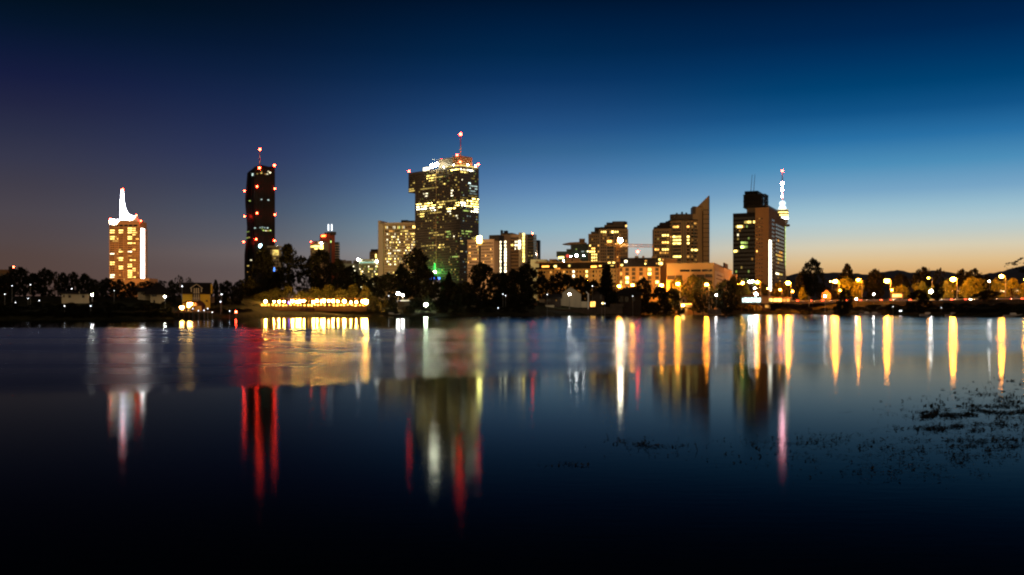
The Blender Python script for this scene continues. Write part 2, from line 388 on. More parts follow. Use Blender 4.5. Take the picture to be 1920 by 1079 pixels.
# ------------------------------------------------------------------ building kit
class Bld:
    """box building; xl, xc, xr are the photo columns of its left, near-right and far-right corners"""
    def __init__(s, name, label, cat, xl, xc, xr, D, rz, ytop, group=None, base=None):
        s.rz = rz; c, sn = math.cos(rz), math.sin(rz)
        Cx, Cy = (xc - 960) / F * D, D
        kl = (xl - 960) / F; s.w = (Cx - kl * Cy) / (c - kl * sn)
        kr = (xr - 960) / F; den = (-sn - kr * c); s.d = (kr * Cy - Cx) / den if abs(den) > 1e-6 else 15
        s.C = Vector((Cx, Cy)); s.u = Vector((c, sn)); s.vv = Vector((-sn, c))
        if s.d < 4 or s.d > 150: s.d = max(12, s.w * .5)
        s.base = ground(Cx, Cy) - .3 if base is None else base
        s.H = zz(ytop, D) - s.base; s.D = D
        org = s.C - s.u * s.w / 2 + s.vv * s.d / 2; s.org = Vector((org.x, org.y, s.base))
        s.root = thing(name, label, cat, s.org, rz, group); s.cells = []
    def world(s, x, y, z): 
        p = s.org.xy + s.u * x + s.vv * y; return Vector((p.x, p.y, s.base + z))
    def pix(s, x, y, z):
        p = s.world(x, y, z); return 960 + F * p.x / p.y, HY - F * (p.z - CH) / p.y
    def ux(s, px, depth=0):       # local x on the front plane (pushed back by depth) seen at column px
        o = s.C - s.u * s.w + s.vv * depth; k = (px - 960) / F
        return (k * o.y - o.x) / (s.u.x - k * s.u.y) - s.w / 2
    def sy(s, px):                # local y on the right face
        k = (px - 960) / F; return (k * s.C.y - s.C.x) / (s.vv.x - k * s.vv.y) - s.d / 2
    def zat(s, py, x=None, y=None):
        x = s.w / 2 if x is None else x; y = -s.d / 2 if y is None else y
        p = s.world(x, y, 0); return zz(py, p.y) - s.base
    def box(s, name, mat, x0, x1, y0, y1, z0, z1, parent=None):
        mb = MB(); mb.box(x0, x1, y0, y1, z0, z1); return mb.build(name, mat, parent or s.root)
    def body(s, mat, name='wall', parapet=1.0):
        mb = MB(); w, d, H = s.w / 2, s.d / 2, s.H
        mb.box(-w, w, -d, d, 0, H)
        if parapet:
            t = .5
            for a in ((-w, w, -d, -d + t), (-w, w, d - t, d), (-w, -w + t, -d + t, d - t), (w - t, w, -d + t, d - t)): mb.box(*a, H - .002 + .002, H + parapet)
        return mb.build(name, mat, s.root)
    def rbox(s, name, mat, px0, px1, py0, py1, f0=.1, f1=.9):   # block on the roof, by photo columns/rows
        dep = f0 * s.d; x0, x1 = s.ux(px0, dep), s.ux(px1, dep)
        y = -s.d / 2 + dep; z1 = s.zat(py0, (x0 + x1) / 2, y); z0 = s.zat(py1, (x0 + x1) / 2, y) if py1 is not None else s.H - .5
        return s.box(name, mat, x0, x1, y, -s.d / 2 + f1 * s.d, z0, z1)
    def cell(s, face, u, z, w, h):
        if face == 'F': loc = (u, -s.d / 2, z); r = 0
        elif face == 'R': loc = (s.w / 2, u, z); r = math.pi / 2
        else: loc = (-s.w / 2, u, z); r = -math.pi / 2
        return [loc, r, w, h, None]
    def grid(s, face, a0, a1, z0, z1, n, m, fw=.6, fh=.55, lit=(), p=0, pm=('warmmid',), dark='dark_window', skip=0):
        du, dz = (a1 - a0) / n, (z1 - z0) / m
        for j in range(m):
            for i in range(n):
                if skip and R.random() < skip: continue
                c = s.cell(face, a0 + (i + .5) * du, z0 + (j + .5) * dz, abs(du) * fw, abs(dz) * fh)
                px, py = s.pix(*c[0]); mt = None
                for q in lit:
                    if q[0] <= px <= q[2] and q[1] - .6 <= py <= q[3] + .6:
                        mt = q[4]; rv = R.random()
                        if n > 10 and rv < .12: mt = mt.replace('mid', 'lo').replace('hi', 'lo').replace('max', 'lo') if not mt.startswith('whi') else 'whitelo'
                        elif n > 10 and rv < .38: mt = mt[:-2] + 'mid' if mt.endswith('hi') else mt.replace('max', 'hi')
                        break
                if mt is None and R.random() < p: mt = R.choice(pm)
                c[4] = mt or dark; s.cells.append(c)
    def finish(s, most=90):
        place_cells(s.root, s.cells, most)
    def lamp(s, px, py, r=.8, mat='beacon', face='F', name='aviation_light', out=.5):
        if face == 'F': x = s.ux(px); y = -s.d / 2 - out
        elif face == 'R': y = s.sy(px); x = s.w / 2 + out
        else: x = s.ux(px, s.d * .5); y = 0
        z = s.zat(py, x, y); mb = MB(); mb.ball((0, 0, 0), r); mb.box(-.12, .12, -.12, out + .1, -r - .25, -r + .1, m=1)
        return mb.build(name, [E[mat], M['grey_metal']], s.root, (x, y, z))
WCACHE = {}
def matof(k): return E[k] if k in E else M[k]
def win_mesh(w, h, mt):
    k = (round(w, 1), round(h, 1), mt)
    if k not in WCACHE:
        w, h = max(k[0], .3), max(k[1], .3)
        mb = MB(); t = min(.12, w * .1)
        mb.box(-w / 2, w / 2, -.10, .05, -h / 2, h / 2, m=0)
        for a in ((-w / 2 - t, w / 2 + t, h / 2, h / 2 + t), (-w / 2 - t, w / 2 + t, -h / 2 - t, -h / 2)): mb.box(a[0], a[1], -.16, .04, a[2], a[3], m=1)
        for a in ((-w / 2 - t, -w / 2), (w / 2, w / 2 + t)): mb.box(a[0], a[1], -.16, .04, -h / 2, h / 2, m=1)
        if w > 1.3: mb.box(-.04, .04, -.13, -.05, -h / 2, h / 2, m=1)
        WCACHE[k] = mb.mesh('window', [matof(mt), M['spandrel']])
    return WCACHE[k]
def place_cells(root, cells, most=90):
    isl = [c for c in cells if c[4] in E]; dk = [c for c in cells if c[4] not in E]
    R.shuffle(isl); R.shuffle(dk)
    order = sorted(isl, key=lambda c: -(4 if c[4].endswith('max') else 3 if c[4].endswith('hi') else 2 if c[4].endswith('mid') else 1) * c[2] * c[3])
    one = (order + dk) if len(order) + len(dk) <= 100 else order[:most]
    rest = [] if len(order) + len(dk) <= 100 else order[most:] + dk
    for loc, r, w, h, mt in one: link('window', win_mesh(w, h, mt), root, loc, r)
    if rest:
        mb = MB(); mats = []
        for loc, r, w, h, mt in rest:
            if mt not in mats: mats.append(mt)
            mb.box(-w / 2, w / 2, -.10, .05, -h / 2, h / 2, Matrix.Translation(loc) @ Matrix.Rotation(r, 4, 'Z'), mats.index(mt))
        tags(mb.build('window', [matof(k) for k in mats], root), 'stuff')
def flood_or_fill(px, py, D, target, watts, ang, col=(1, 1, 1), size=1.5, blend=.4):  # aimed spot; serves the crown floodlights and the added facade fills
    l = bpy.data.lights.new('floodlight', 'SPOT'); l.energy = watts; l.color = col; l.spot_size = math.radians(ang); l.spot_blend = blend; l.shadow_soft_size = size
    o = bpy.data.objects.new('floodlight', l); COL.objects.link(o); p = at(px, py, D); o.location = p
    o.rotation_euler = (Vector(target) - p).to_track_quat('-Z', 'Y').to_euler(); return o

# ------------------------------------------------------------------ towers, from left to right
def far_left_block():
    b = Bld('apartment_block', 'low brown flat-roofed block at the left edge behind the trees', 'building', -30, 14, 24, 420, 0, 508)
    b.body(M['brown'], parapet=.5); b.rbox('roof_box', M['roof_dark'], 20 - 4, 27 - 4, 500, None, .3, .8)
    b.grid('F', b.ux(-20), b.ux(13), b.zat(540), b.zat(511), 5, 3, .5, .5, [(-5, 508, 2, 516, 'amberlo')])
    b.lamp(25, 501, .35, 'beacon_s', 'T'); b.finish()
far_left_block()

def spire_tower():
    b = Bld('spire_tower', 'orange lit high-rise crowned by a floodlit white sail spire', 'tower', 205, 261.5, 275, 1200, 0, 415)
    w, d, H = b.w / 2, b.d / 2, b.H
    b.body(M['orange_wall'], parapet=0)
    lit = [(206,433,214.6,438,'yellowhi'),(223,433,231.5,438,'yellowhi'),(241,428,255,433,'yellowhi'),(240,433.5,256,438,'yellowhi'),(248,438.3,254,441.5,'yellowhi'),(207,442,214,445.5,'yellowhi'),
      (207,446,214,449,'yellowhi'),(219,446,224,448.5,'warmhi'),(240,442,247.5,450,'yellowhi'),(254,446.5,260,449.5,'warmhi'),(212,450,223,453,'yellowmid'),(239,453,254,458.8,'yellowhi'),(248,466,253,470,'yellowhi'),
      (240,470,247.5,474,'whitehi'),(222.5,471,231,475,'yellowhi'),(205,475,214,479,'whitehi'),(219,475,222,478,'warmmid'),(222.5,483,230.5,488,'yellowhi'),(240,479,246,482,'warmmid'),(245,487,254,491.5,'yellowhi'),
      (205,491,213.5,498.6,'yellowhi'),(239,495,246.5,499.6,'yellowhi'),(222.5,499,229.5,504,'yellowhi'),(214,499,218,502,'warmmid'),(246,504,253,508,'yellowhi'),(238,508,246.5,512,'yellowhi'),(205,516,213.5,521,'whitehi'),(238,516,246,520,'yellowhi'),(246,520,253,524,'yellowhi')]
    z0, z1 = b.zat(526), b.zat(426.5)
    for a, c_ in ((206.3, 215), (222.8, 230.8), (239.6, 247.6)): b.grid('F', b.ux(a), b.ux(c_), z0, z1, 2, 25, .84, .44, lit, .03, ('warmlo', 'warmmid', 'yellowmid'))
    for a, c_, n in ((216, 222, 2), (231.8, 238.8, 3), (248.4, 260.5, 4)): b.grid('F', b.ux(a), b.ux(c_), z0, z1, n, 25, .6, .36, lit, .06, ('warmlo', 'amberlo', 'yellowmid'))
    # floor edges
    mb = MB()
    for k in range(26):
        z = z0 + (z1 - z0) * k / 25; mb.box(-w - .15, w + .02, -d - .45, -d + .1, z - .28, z + .28)
    mb.build('balcony_edges', M['orange_wall'], b.root)
    # lit stair strip and balconies on the right-hand face
    y0, y1 = b.sy(264.2), b.sy(270.3)
    b.box('lit_stairwell', E['stair'], w - .1, w + .25, y0, y1, b.zat(523), b.zat(428))
    mb = MB()
    for k in range(25):
        z = z0 + (z1 - z0) * (k + .5) / 25; mb.box(w - .1, w + 1.0, b.sy(271.4), d + .9, z - .8, z + .3)
    mb.build('balconies', M['orange_wall'], b.root)
    # crown
    b.box('crown_wall', M['white_steel'], -w + .2, b.ux(258.5), -d + .3, d - .3, H + .01, b.zat(411.8))
    mb = MB()
    for k in range(6):
        x = -w + 3 + k * (2 * w - 8) / 5; mb.box(x - 2.4, x + 2.4, -d - .12, -d + .1, b.zat(425), b.zat(421.5))
    mb.build('crown_windows', M['dark_window'], b.root)
    X_ = lambda px: b.ux(px, 3); Zs = lambda py: b.zat(py, 0, -d + 3)
    pts = [(225.0, 414), (226.4, 362), (227.0, 357), (228.4, 357), (228.9, 366), (229.4, 374), (230.3, 382), (231.7, 389), (233.8, 394.5), (237, 399), (241.5, 402.6), (248, 405), (257, 406.6), (257.6, 414)]
    mb = MB(); mb.prism_y([(X_(x), Zs(y)) for x, y in pts], -d + 3, -d + 9); mb.build('sail_spire', M['white_steel'], b.root)
    # annex
    mb = MB(); mb.box(b.ux(250), b.ux(283), -d - 6, d, 0, b.zat(522.5)); mb.build('annex', M['orange_wall'], b.root)
    b.lamp(228, 356, 1.25, 'beacon', out=-3)
    for px, py in ((206.5, 411), (255.5, 404), (263.5, 414.5)): b.lamp(px, py, .8, 'beacon_s', out=-1)
    b.finish()
    c = b.world(0, -d, 0)
    # floodlights: white on the crown and spire, sodium on the facade
    for px, wt in ((212, 2.5e5), (228, 2.4e6), (250, 1.5e6)):
        p_ = b.world(b.ux(px), -d - 9, H + 3); q_ = b.pix(b.ux(px), -d - 9, H + 3)
        flood_or_fill(q_[0], q_[1], p_.y, b.world(b.ux(px if px < 240 else 238), -d + 4, b.zat(396 if px > 220 else 412)), wt, 80, (.92, .96, 1), 1)
    flood_or_fill(232, 574, 1030, b.world(0, -d, b.zat(470)), 2.9e6, 46, (1, .46, .12), 2, 1)
spire_tower()

def folded_tower():
    D = 1467; base = 5.7
    t = thing('folded_tower', 'tall black glass skyscraper with a wavy left facade and striped mast', 'tower', (at(484, 580, D).x, D, base))
    ox, oy = t.location.x, t.location.y
    rows = [(580, 455.5), (524, 454), (496, 453.2), (475, 453), (450, 455.5), (426, 457), (405, 455.6), (385, 454), (371, 453.6), (356, 455.3), (340, 457), (322, 458.8)]
    def prof(y): 
        r = sorted((a, c) for a, c in rows); return lin(y, [a for a, c in r], [c for a, c in r])
    ys = [580 - k * (580 - 308) / 40 for k in range(41)]
    nf = 8; mb = MB(); NS = nf + 5
    def top(px): return lin(px, [453, 459, 464, 473, 477, 488, 497, 503, 504, 513.5], [323, 322.5, 319.5, 315, 313, 309, 310, 312, 310.5, 309.5])
    rows3 = []
    for y in ys:
        r = []
        for i in range(nf + 1):
            f = i / nf; xl = prof(max(y, 322)); px = xl + (476 - xl) * f; yy = max(y, top(px))
            dep = 16 - 16 * f + 2.2 * math.sin(i * 1.7 + (580 - y) * .028 * (1 if i % 2 else -1) + i)
            p = at(px, yy, D); r.append(Vector((p.x - ox, dep, p.z - base)))
        p = at(476.6, max(y, top(477)), D); r.append(Vector((p.x - ox, .4, p.z - base)))
        for px in (480, 490, 502.9, 503.1, 513.2):
            p = at(px, max(y, top(px)), D); r.append(Vector((p.x - ox, (px - 476) * .22, p.z - base)))
        rows3.append(r)
    n = len(rows3[0])
    for r in rows3: mb.v += [tuple(p) for p in r]
    bk = len(mb.v)
    for r in rows3:   # back edge
        mb.v += [(r[-1].x - 7, r[-1].y + 24, r[-1].z), (r[0].x + 3, r[0].y + 24, r[0].z)]
    for j in range(len(ys) - 1):
        for i in range(n - 1):
            a = j * n + i; mb.f.append((a, a + 1, a + n + 1, a + n)); mb.m.append(0 if i < nf + 1 else 1)
        a = j * n; q = bk + j * 2
        mb.f.append((a + n - 1, q, q + 2, a + 2 * n - 1)); mb.m.append(1)
        mb.f.append((q, q + 1, q + 3, q + 2)); mb.m.append(1)
        mb.f.append((q + 1, a, a + n, q + 3)); mb.m.append(0)
    a = (len(ys) - 1) * n; q = bk + (len(ys) - 1) * 2
    mb.f.append(tuple([a + i for i in range(n)] + [q, q + 1])); mb.m.append(1)
    mb.build('glass_skin', [M['black_panel'], M['black_glass']], t)
    # thin mullions on the flat face
    mu = MB()
    for k in range(14):
        px = 478 + k * 2.6; p = at(px, 580, D); zt = zz(top(px) + 6, D) - base
        mu.box(p.x - ox - .12, p.x - ox + .12, (px - 476) * .22 - .5, (px - 476) * .22 + .1, 0, zt)
    mu.build('mullions', M['spandrel'], t)
    L = lambda px, py, dy=-1.0: (at(px, py, D).x - ox, dy + max(0, (px - 476) * .22), zz(py, D) - base)
    def lmp(px, py, r, mt, dy=-1.2):
        m_ = MB(); m_.ball((0, 0, 0), r); m_.box(-.15, .15, 0, r + 2.2, -.15, .15, m=1); m_.build('aviation_light', [E[mt], M['grey_metal']], t, L(px, py, dy))
    for px, py, dy in ((482, 350, -1.4), (513.2, 353, -1.4), (455.3, 357, 9), (482, 400, -1.4), (513.2, 402, -1.4), (455.4, 405, 9), (480.5, 449, -1.4), (512.6, 451, -1.4), (453.6, 453, 9)): lmp(px, py, 1.1, 'beacon', dy)
    for px, py in ((486, 315), (512.4, 309.2)): lmp(px, py, 1.5, 'beacon')
    # mast, red and white sections
    for k in range(6):
        y0, y1 = 310 - k * 4.7, 310 - (k + 1) * 4.7; m_ = MB(); x, _, z0 = L(485.2, y0); z1 = L(485.2, y1)[2]
        m_.tube([(x, 6, z0 - (3 if k == 0 else 0)), (x, 6, z1)], .95 - .08 * k, 8); m_.build('mast_section', M['paint_white'] if k % 2 else M['paint_red'], t)
    lmp(485.2, 279, 1.5, 'beacon', 4.4)
    wl = [(473.5,329,'coolmid'),(474,326.5,'coolmid'),(482,326,'yellowlo'),(489,320.5,'yellowlo'),(489.3,324.5,'yellowmid'),(496,326,'warmlo'),(499.5,326,'whitemid'),(501.5,321,'whitemid'),(504.5,323,'whitehi'),(489.2,374,'coolmid'),(501.3,374.7,'coolmid'),
      (478,428,'coolmid'),(487,427,'coollo'),(490.5,429,'greenishlo'),(493,432,'greenishmid'),(497,432.5,'whitemid'),(501,432.5,'yellowmid'),(505,432,'greenishmid'),(491,426,'coollo'),(495,427,'coollo'),(500,427.3,'coolmid'),(486,471,'yellowmid'),(482.5,473,'yellowmid')]
    for px, py, mt in wl: link('window', win_mesh(2.4, 1.5, mt), t, L(px, py, -.35))
    for px, py, mt in ((467,376.5,'greenishmid'),(460,446,'greenishlo'),(462.5,445.5,'greenishlo'),(465,445,'yellowlo'),(460.5,434.5,'greenishlo'),(464,434,'greenishlo'),(463,498.5,'yellowmid'),(470,488,'whitemid'),(462.5,510,'warmlo'),(467,519,'warmlo')):
        link('window', win_mesh(2.6, 1.4, mt), t, L(px, py, 16 - 16 * (px - 454.5) / 22 - 2.6))
    m_ = MB(); m_.ball((0, 0, 0), 2.7, 10); m_.build('blue_sign', E['blue_dot'], t, L(488, 461.5, -.9))
folded_tower()

def gold_block():
    b = Bld('gold_lit_block', 'small gold lit block squeezed between black skyscraper and poplar tree', 'building', 507, 523, 528, 760, -.25, 468)
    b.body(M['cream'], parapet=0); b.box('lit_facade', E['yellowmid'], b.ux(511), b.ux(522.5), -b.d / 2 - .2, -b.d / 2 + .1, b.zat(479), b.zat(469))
    b.box('canopy_roof', M['cream'], -b.w / 2 - 1.5, b.w / 2 + .5, -b.d / 2 - 2, b.d / 2, b.H + 1.5, b.H + 2.6)
    b.box('roof_core', M['beige'], -b.w / 2 + 1, b.w / 2 - 1, -b.d / 2 + 1, b.d / 2 - 1, b.H, b.H + 1.49)
    b.grid('F', b.ux(509), b.ux(522), b.zat(570), b.zat(481), 3, 14, .6, .5, (), .15, ('yellowlo', 'warmlo'))
    b.lamp(519, 462.5, .5, 'white_lamp', name='roof_lamp'); b.box('blue_panel', E['blue_sign'], b.ux(513.3), b.ux(515.3), -b.d / 2 - .25, -b.d / 2 + .1, b.zat(509), b.zat(502)); b.finish()
gold_block()

def red_tower():
    b = Bld('red_tower', 'rusty red tower with twin lit tubes and red sign on top', 'tower', 599.5, 617.5, 628, 1080, -.75, 440)
    b.body(M['red_wall'], parapet=.8)
    w, d = b.w / 2, b.d / 2
    b.box('glass_slot', M['glass_grey'], w - .05, w + .12, b.sy(618.2), b.sy(621.6), b.zat(560), b.zat(447))
    b.box('lit_slot', E['greenishmid'], w + .12, w + .3, b.sy(619.3), b.sy(621), b.zat(455), b.zat(451.5))
    b.rbox('plant_room', M['spandrel'], 608, 624, 435.5, None, .2, .8)
    for px in (615.8, 622):
        x = b.ux(px, d); z0, z1 = b.zat(433, x, 0), b.zat(421, x, 0); mb = MB(); mb.tube([(0, 0, 0), (0, 0, z1 - z0)], .62, 8); mb.build('lit_tube', E['tube'], b.root, (x, 0, z0))
        mb = MB(); mb.tube([(x, 0, b.H - .5), (x, 0, z0 - .001)], .4, 6); mb.build('tube_stand', M['grey_metal'], b.root)
    b.box('red_sign', E['red_sign'], b.ux(603.5), b.ux(610.8), -d - .8, -d - .2, b.zat(443.5), b.zat(440.2)); b.finish()
    g = Bld('stepped_block', 'dark office block with two bright window bands before the red tower', 'building', 582, 607, 610, 1040, -.25, 455.5)
    g.body(M['beige_dark'], parapet=.6); x0, x1, d = g.ux(589.7), g.ux(606), g.d / 2
    for ya, yb in ((463.4, 460.2), (467.6, 464.6)): g.box('window_band', E['yellowhi'], x0, x1, -d - .2, -d + .1, g.zat(ya), g.zat(yb))
    g.box('window_band', E['yellowhi'], g.ux(582.8), g.ux(588.8), -d - .2, -d + .1, g.zat(464), g.zat(461))
    g.rbox('roof_step', M['spandrel'], 587, 606, 452.4, None, .15, .9)
    g.lamp(602.5, 456, .8, 'white_lamp', name='roof_lamp')
    g.lamp(583.5, 453.5, .5, 'beacon_s'); g.grid('F', g.ux(583), g.ux(606), g.zat(520), g.zat(470), 8, 13, .7, .45, (), .06, ('yellowlo', 'warmlo')); g.finish()
    k = Bld('glass_block', 'pale glazed slab on the right flank of the red tower', 'building', 626.5, 634.5, 637, 1120, -.2, 454.8)
    k.body(M['glass_grey'], parapet=.4); mb = MB()
    for i in range(24): z = 2 + i * (k.H - 3) / 24; mb.box(-k.w / 2 - .1, k.w / 2 + .1, -k.d / 2 - .15, k.d / 2 + .1, z, z + 1.2)
    mb.build('floor_bands', M['beige'], k.root); k.finish()
red_tower()

def curved_offices():
    # low curved conference offices, seen as two wings
    b = Bld('office_wing', 'low grey-green office wing with dark roof boxes left of slab', 'building', 628, 690, 712, 1010, .12, 496)
    b.body(M['green_grey'], parapet=.6)
    for a, c_ in ((637, 648.5), (649.3, 659.5), (662.3, 673)): b.rbox('roof_box', M['spandrel'], a, c_, 487.6 if a < 640 else 489, None, .1, .7)
    b.grid('F', b.ux(630), b.ux(689), b.zat(560), b.zat(498), 26, 15, .7, .45, [(668,508,676,506,'yellowhi'),(661,498,664,502,'whitehi'),(663,508,667,513,'whitehi')], .08, ('greenishlo', 'yellowmid', 'yellowlo'), 'dim_window'); b.finish(60)
    c = Bld('curved_office', 'office block with glowing pale green top and rows of lit windows', 'building', 673, 709, 716, 975, -.1, 496)
    w, d = c.w / 2, c.d / 2; c.body(M['green_grey'], parapet=0)
    mb = MB(); pts = [(-w + 2 * w * i / 10, -d - 2.5 * math.sin(math.pi * i / 10)) for i in range(11)] + [(w, d), (-w, d)]
    mb.prism_z(pts, c.H, c.H + (c.zat(486.5) - c.H) * .45); mb.prism_z([(x * .96, y * .96) for x, y in pts], c.H + (c.zat(486.5) - c.H) * .45 + .01, c.zat(486.5)); mb.build('glowing_top', M['pale_green'], c.root)
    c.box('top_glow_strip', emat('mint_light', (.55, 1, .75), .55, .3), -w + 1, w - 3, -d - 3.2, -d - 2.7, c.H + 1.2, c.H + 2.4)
    c.lamp(671.5, 487, .9, 'white_lamp', name='roof_lamp'); c.lamp(707, 491, .8, 'white_lamp', name='roof_lamp')
    c.grid('F', c.ux(674), c.ux(708.5), c.zat(560), c.zat(497.5), 15, 13, .55, .42, [(668,504,676,509,'whitehi')], .42, ('whitehi', 'yellowhi', 'yellowmid', 'greenishmid'), 'dim_window'); c.finish()
    e = Bld('round_tower', 'brown banded drum building peeking left of the beige slab', 'building', 693, 709, 712, 1100, 0, 472)
    e.body(M['brown'], parapet=0); e.rbox('roof_box', M['roof_dark'], 695, 711, 467.7, None, .1, .9); mb = MB()
    for i in range(20): z = 1 + i * (e.H - 2) / 20; mb.box(-e.w / 2 - .3, e.w / 2 + .3, -e.d / 2 - .3, e.d / 2 + .3, z, z + 1.6)
    mb.build('floor_bands', M['beige_dark'], e.root)
    e.box('lit_panel', E['yellowhi'], e.ux(704), e.ux(706), -e.d / 2 - .5, -e.d / 2 - .31, e.zat(484), e.zat(477)); e.finish()
curved_offices()

def un_slab():
    b = Bld('office_slab', 'beige office slab with blank end wall and rows of white lit windows', 'tower', 719.6, 781, 800, 960, -.22, 420)
    w, d = b.w / 2, b.d / 2; b.body(M['beige_dark'], parapet=0)
    mb = MB(); mb.box(b.ux(712), b.ux(719.4), -d - 2.5, d - 4, 0, b.zat(418.8)); mb.box(b.ux(709.6), b.ux(714), -d - 1, d, 0, b.zat(412.8)); mb.build('end_wall', M['beige'], b.root)
    b.box('top_fascia', M['beige'], -w, w, -d - .5, d, b.H, b.H + 1.6)
    b.rbox('roof_box', M['roof_dark'], 752, 763.5, 413, 420, .2, .6); b.rbox('roof_box', M['roof_dark'], 765.5, 780, 414, 420, .2, .6)
    z0, z1 = b.zat(524), b.zat(436)
    lit = []
    rows = 17
    b.grid('F', b.ux(722), b.ux(780), z0, z1, 20, rows, .5, .36, [(722,499,760,505,'brownx')] if 0 else [(769,437,779,440,'yellowhi')], .44, ('whitehi', 'yellowhi', 'yellowhi', 'whitemid', 'yellowmid'))
    b.cells = [c for c in b.cells if not (500 < b.pix(*c[0])[1] < 507)]
    b.grid('F', b.ux(722), b.ux(779), b.zat(429.5), b.zat(422.5), 20, 1, .5, .7, [(772,418,778,432,'yellowhi')], .35, ('greenishmid', 'yellowmid', 'whitemid'))
    b.grid('F', b.ux(722), b.ux(780), b.zat(435.5), b.zat(430.5), 16, 1, .8, .5, [(731,431,739,436,'warmmid'),(750,431,766,436,'yellowmid')], .1, ('whitemid',))
    mb = MB()
    for j in range(rows + 1):
        z = z0 + (z1 - z0) * j / rows; mb.box(b.ux(720.5), w, -d - .5, -d + .1, z - .55, z + .55)
    mb.build('floor_bands', M['beige'], b.root)
    b.finish(96)
un_slab()

def twin_corner_tower():
    b = Bld('corner_tower', 'tallest dark office tower with lit window bands and red-tipped antenna', 'tower', 778, 862, 898, 900, -.76, 313.5)
    w, d, H = b.w / 2, b.d / 2, b.H
    b.body(M['spandrel'], parapet=1.2)
    # upper block overhanging to the left
    xl = b.ux(765.8); b.box('overhanging_block', M['spandrel'], xl, -w - .01, -d, d, b.zat(362, xl), H + 1.2)
    b.box('seam', M['beige_dark'], b.ux(818) - .25, b.ux(818) + .25, -d - .35, -d + .1, 0, H)
    Y, YH, WH, GR = 'yellowmid', 'yellowhi', 'whitehi', 'greenishmid'
    lit = [(846,316,861,321.5,'yellowmax'),(799,329,830,335,YH),(805,336,812,340,YH),(814,336,818,340,Y),(765,323,783,328,Y),(774,342,779.5,346,Y),(767,355,778,359,Y),(789,351.5,822,355.5,Y),(831,345,837,348.5,YH),(794.5,361,803,368,WH),(846,356,850,360,WH),(846,363,850,367.5,WH),
      (782,381.5,818,387,'yellowmax'),(819,379,834,384,YH),(833,376,855,380.5,Y),(782,387.2,816,394.5,'whitemax'),(820,385,831,390,'yellowmax'),(853,380,862,385.5,'yellowmax'),(837,389,854.5,394,'yellowmax'),(788,395,827,399.5,Y),(837.5,396,846,400.5,WH),(787.5,401.5,796,406.5,YH),(848,402,853,405,Y),(855.5,401.5,858.5,404.5,WH),(856,408,859,411,WH),
      (805,437,833,441,Y),(837.5,434.5,845,439,GR),(789,458.5,817,462.5,Y),(820.5,456.5,833,461.3,YH),(821,463,833.5,467,YH),(849,442,853,446,WH),(837,443,842,447,GR),(847,481,859,485,GR),(812,392,816,396,Y),(808,445,814,448,'warmlo'),(812,423,816,427,'warmlo'),(805,338.5,830,341,'yellowlo'),(837,462,844,466,'yellowlo'),(847,502,852,505,Y)]
    litR = [(862,315.5,888,321.5,'whitemax'),(862,323,877,326.5,YH),(866,337,869,341,WH),(877,341,883,346.5,'coolhi'),(881,348.8,895,353,'coolmid'),(881,355.3,894.5,359,'coolmid'),(881,361.7,894.5,366,'coollo'),(864,368,895,371.5,'yellowlo'),(876,373.5,899,382,'yellowmax'),(864,374,870,378.5,YH),(862,380,872,387,'whitemax'),(871,382,899,388,'yellowmax'),(867,392.5,881,397,GR),(880,393,899,400.5,'whitemax'),
      (865,434,871,438,GR),(872,434,886,438.5,GR),(864,453,868,458,Y),(864,470,867,473,Y),(884,331,889,335,'yellowlo'),(893,372,899,374,Y)]
    z0, z1 = b.zat(527), b.zat(315)
    b.grid('F', b.ux(779), b.ux(861.3), z0, z1, 38, 44, .5, .36, lit, .13, ('yellowlo', 'warmlo', 'yellowlo', 'greenishlo', 'yellowmid'))
    nl = 0
    b.grid('F', b.ux(766.5), b.ux(777.6), b.zat(361, xl), z1, 6, 9, .66, .5, lit, .04, ('yellowlo',))
    b.grid('R', b.sy(862.8), b.sy(897.5), z0, z1, 14, 44, .56, .38, litR, .13, ('yellowlo', 'greenishlo', 'coollo'))
    # lit plant floor behind the parapet and penthouse
    b.box('lit_parapet', E['yellowmid'], b.ux(836), w - .5, -d + .6, -d + 1.0, H + 1.25, H + 2.2); b.box('lit_parapet', E['yellowmid'], w - 1, w - .6, -d + 1.1, d - 1, H + 1.25, H + 2.6)
    b.rbox('penthouse', M['spandrel'], 822.5, 849, 297, None, .25, .6)
    b.rbox('penthouse', M['brown'], 848.5, 862, 293, None, .15, .8)
    x = b.ux(863.6, d * .6); y = -d + .6 * d
    for k, (ya, yb, mt) in enumerate(((303, 290, 'paint_white'), (290, 276, 'paint_white'), (276, 253, 'paint_red'))):
        mb = MB(); mb.tube([(x, y, b.zat(ya, x, y) - (6 if k == 0 else 0)), (x, y, b.zat(yb, x, y))], .8 - .2 * k, 8); mb.build('antenna', M[mt], b.root)
    mb = MB(); mb.ball((0, 0, 0), 1.15); mb.build('aviation_light', E['beacon'], b.root, (x, y, b.zat(252, x, y)))
    for px, py, o in ((766.3, 321.5, -.4), (810, 299.8, -12), (848, 291.3, -6), (863.5, 304, .4)): b.lamp(px, py, .85, 'beacon', out=o)
    b.lamp(897.5, 308.5, .85, 'beacon', 'R', out=-.4)
    for px, py, r in ((812, 311.5, 1.6), (820.5, 309, 1.6), (834, 313.5, .35), (852, 310, .45)):
        b.lamp(px, py, r, 'flood', name='roof_floodlight', out=1.3)
    for px, py, r in ((875.5, 309, .5), (889.5, 311.3, .55)): b.lamp(px, py, r, 'flood', 'R', name='roof_floodlight', out=1.3)
    b.box('lit_plant_box', E['whitehi'], b.ux(793), b.ux(801.5), -d + .5, -d + 2.5, H + 1.25, H + 4.2)
    # green light at the foot of the seam
    b.box('green_light_strip', E['green_fl'], b.ux(816.6), b.ux(817.4), -d - 1.5, -d - 1.0, b.zat(520), b.zat(492))
    b.lamp(815.7, 510.5, 1.0, 'green_lamp', name='green_floodlight')
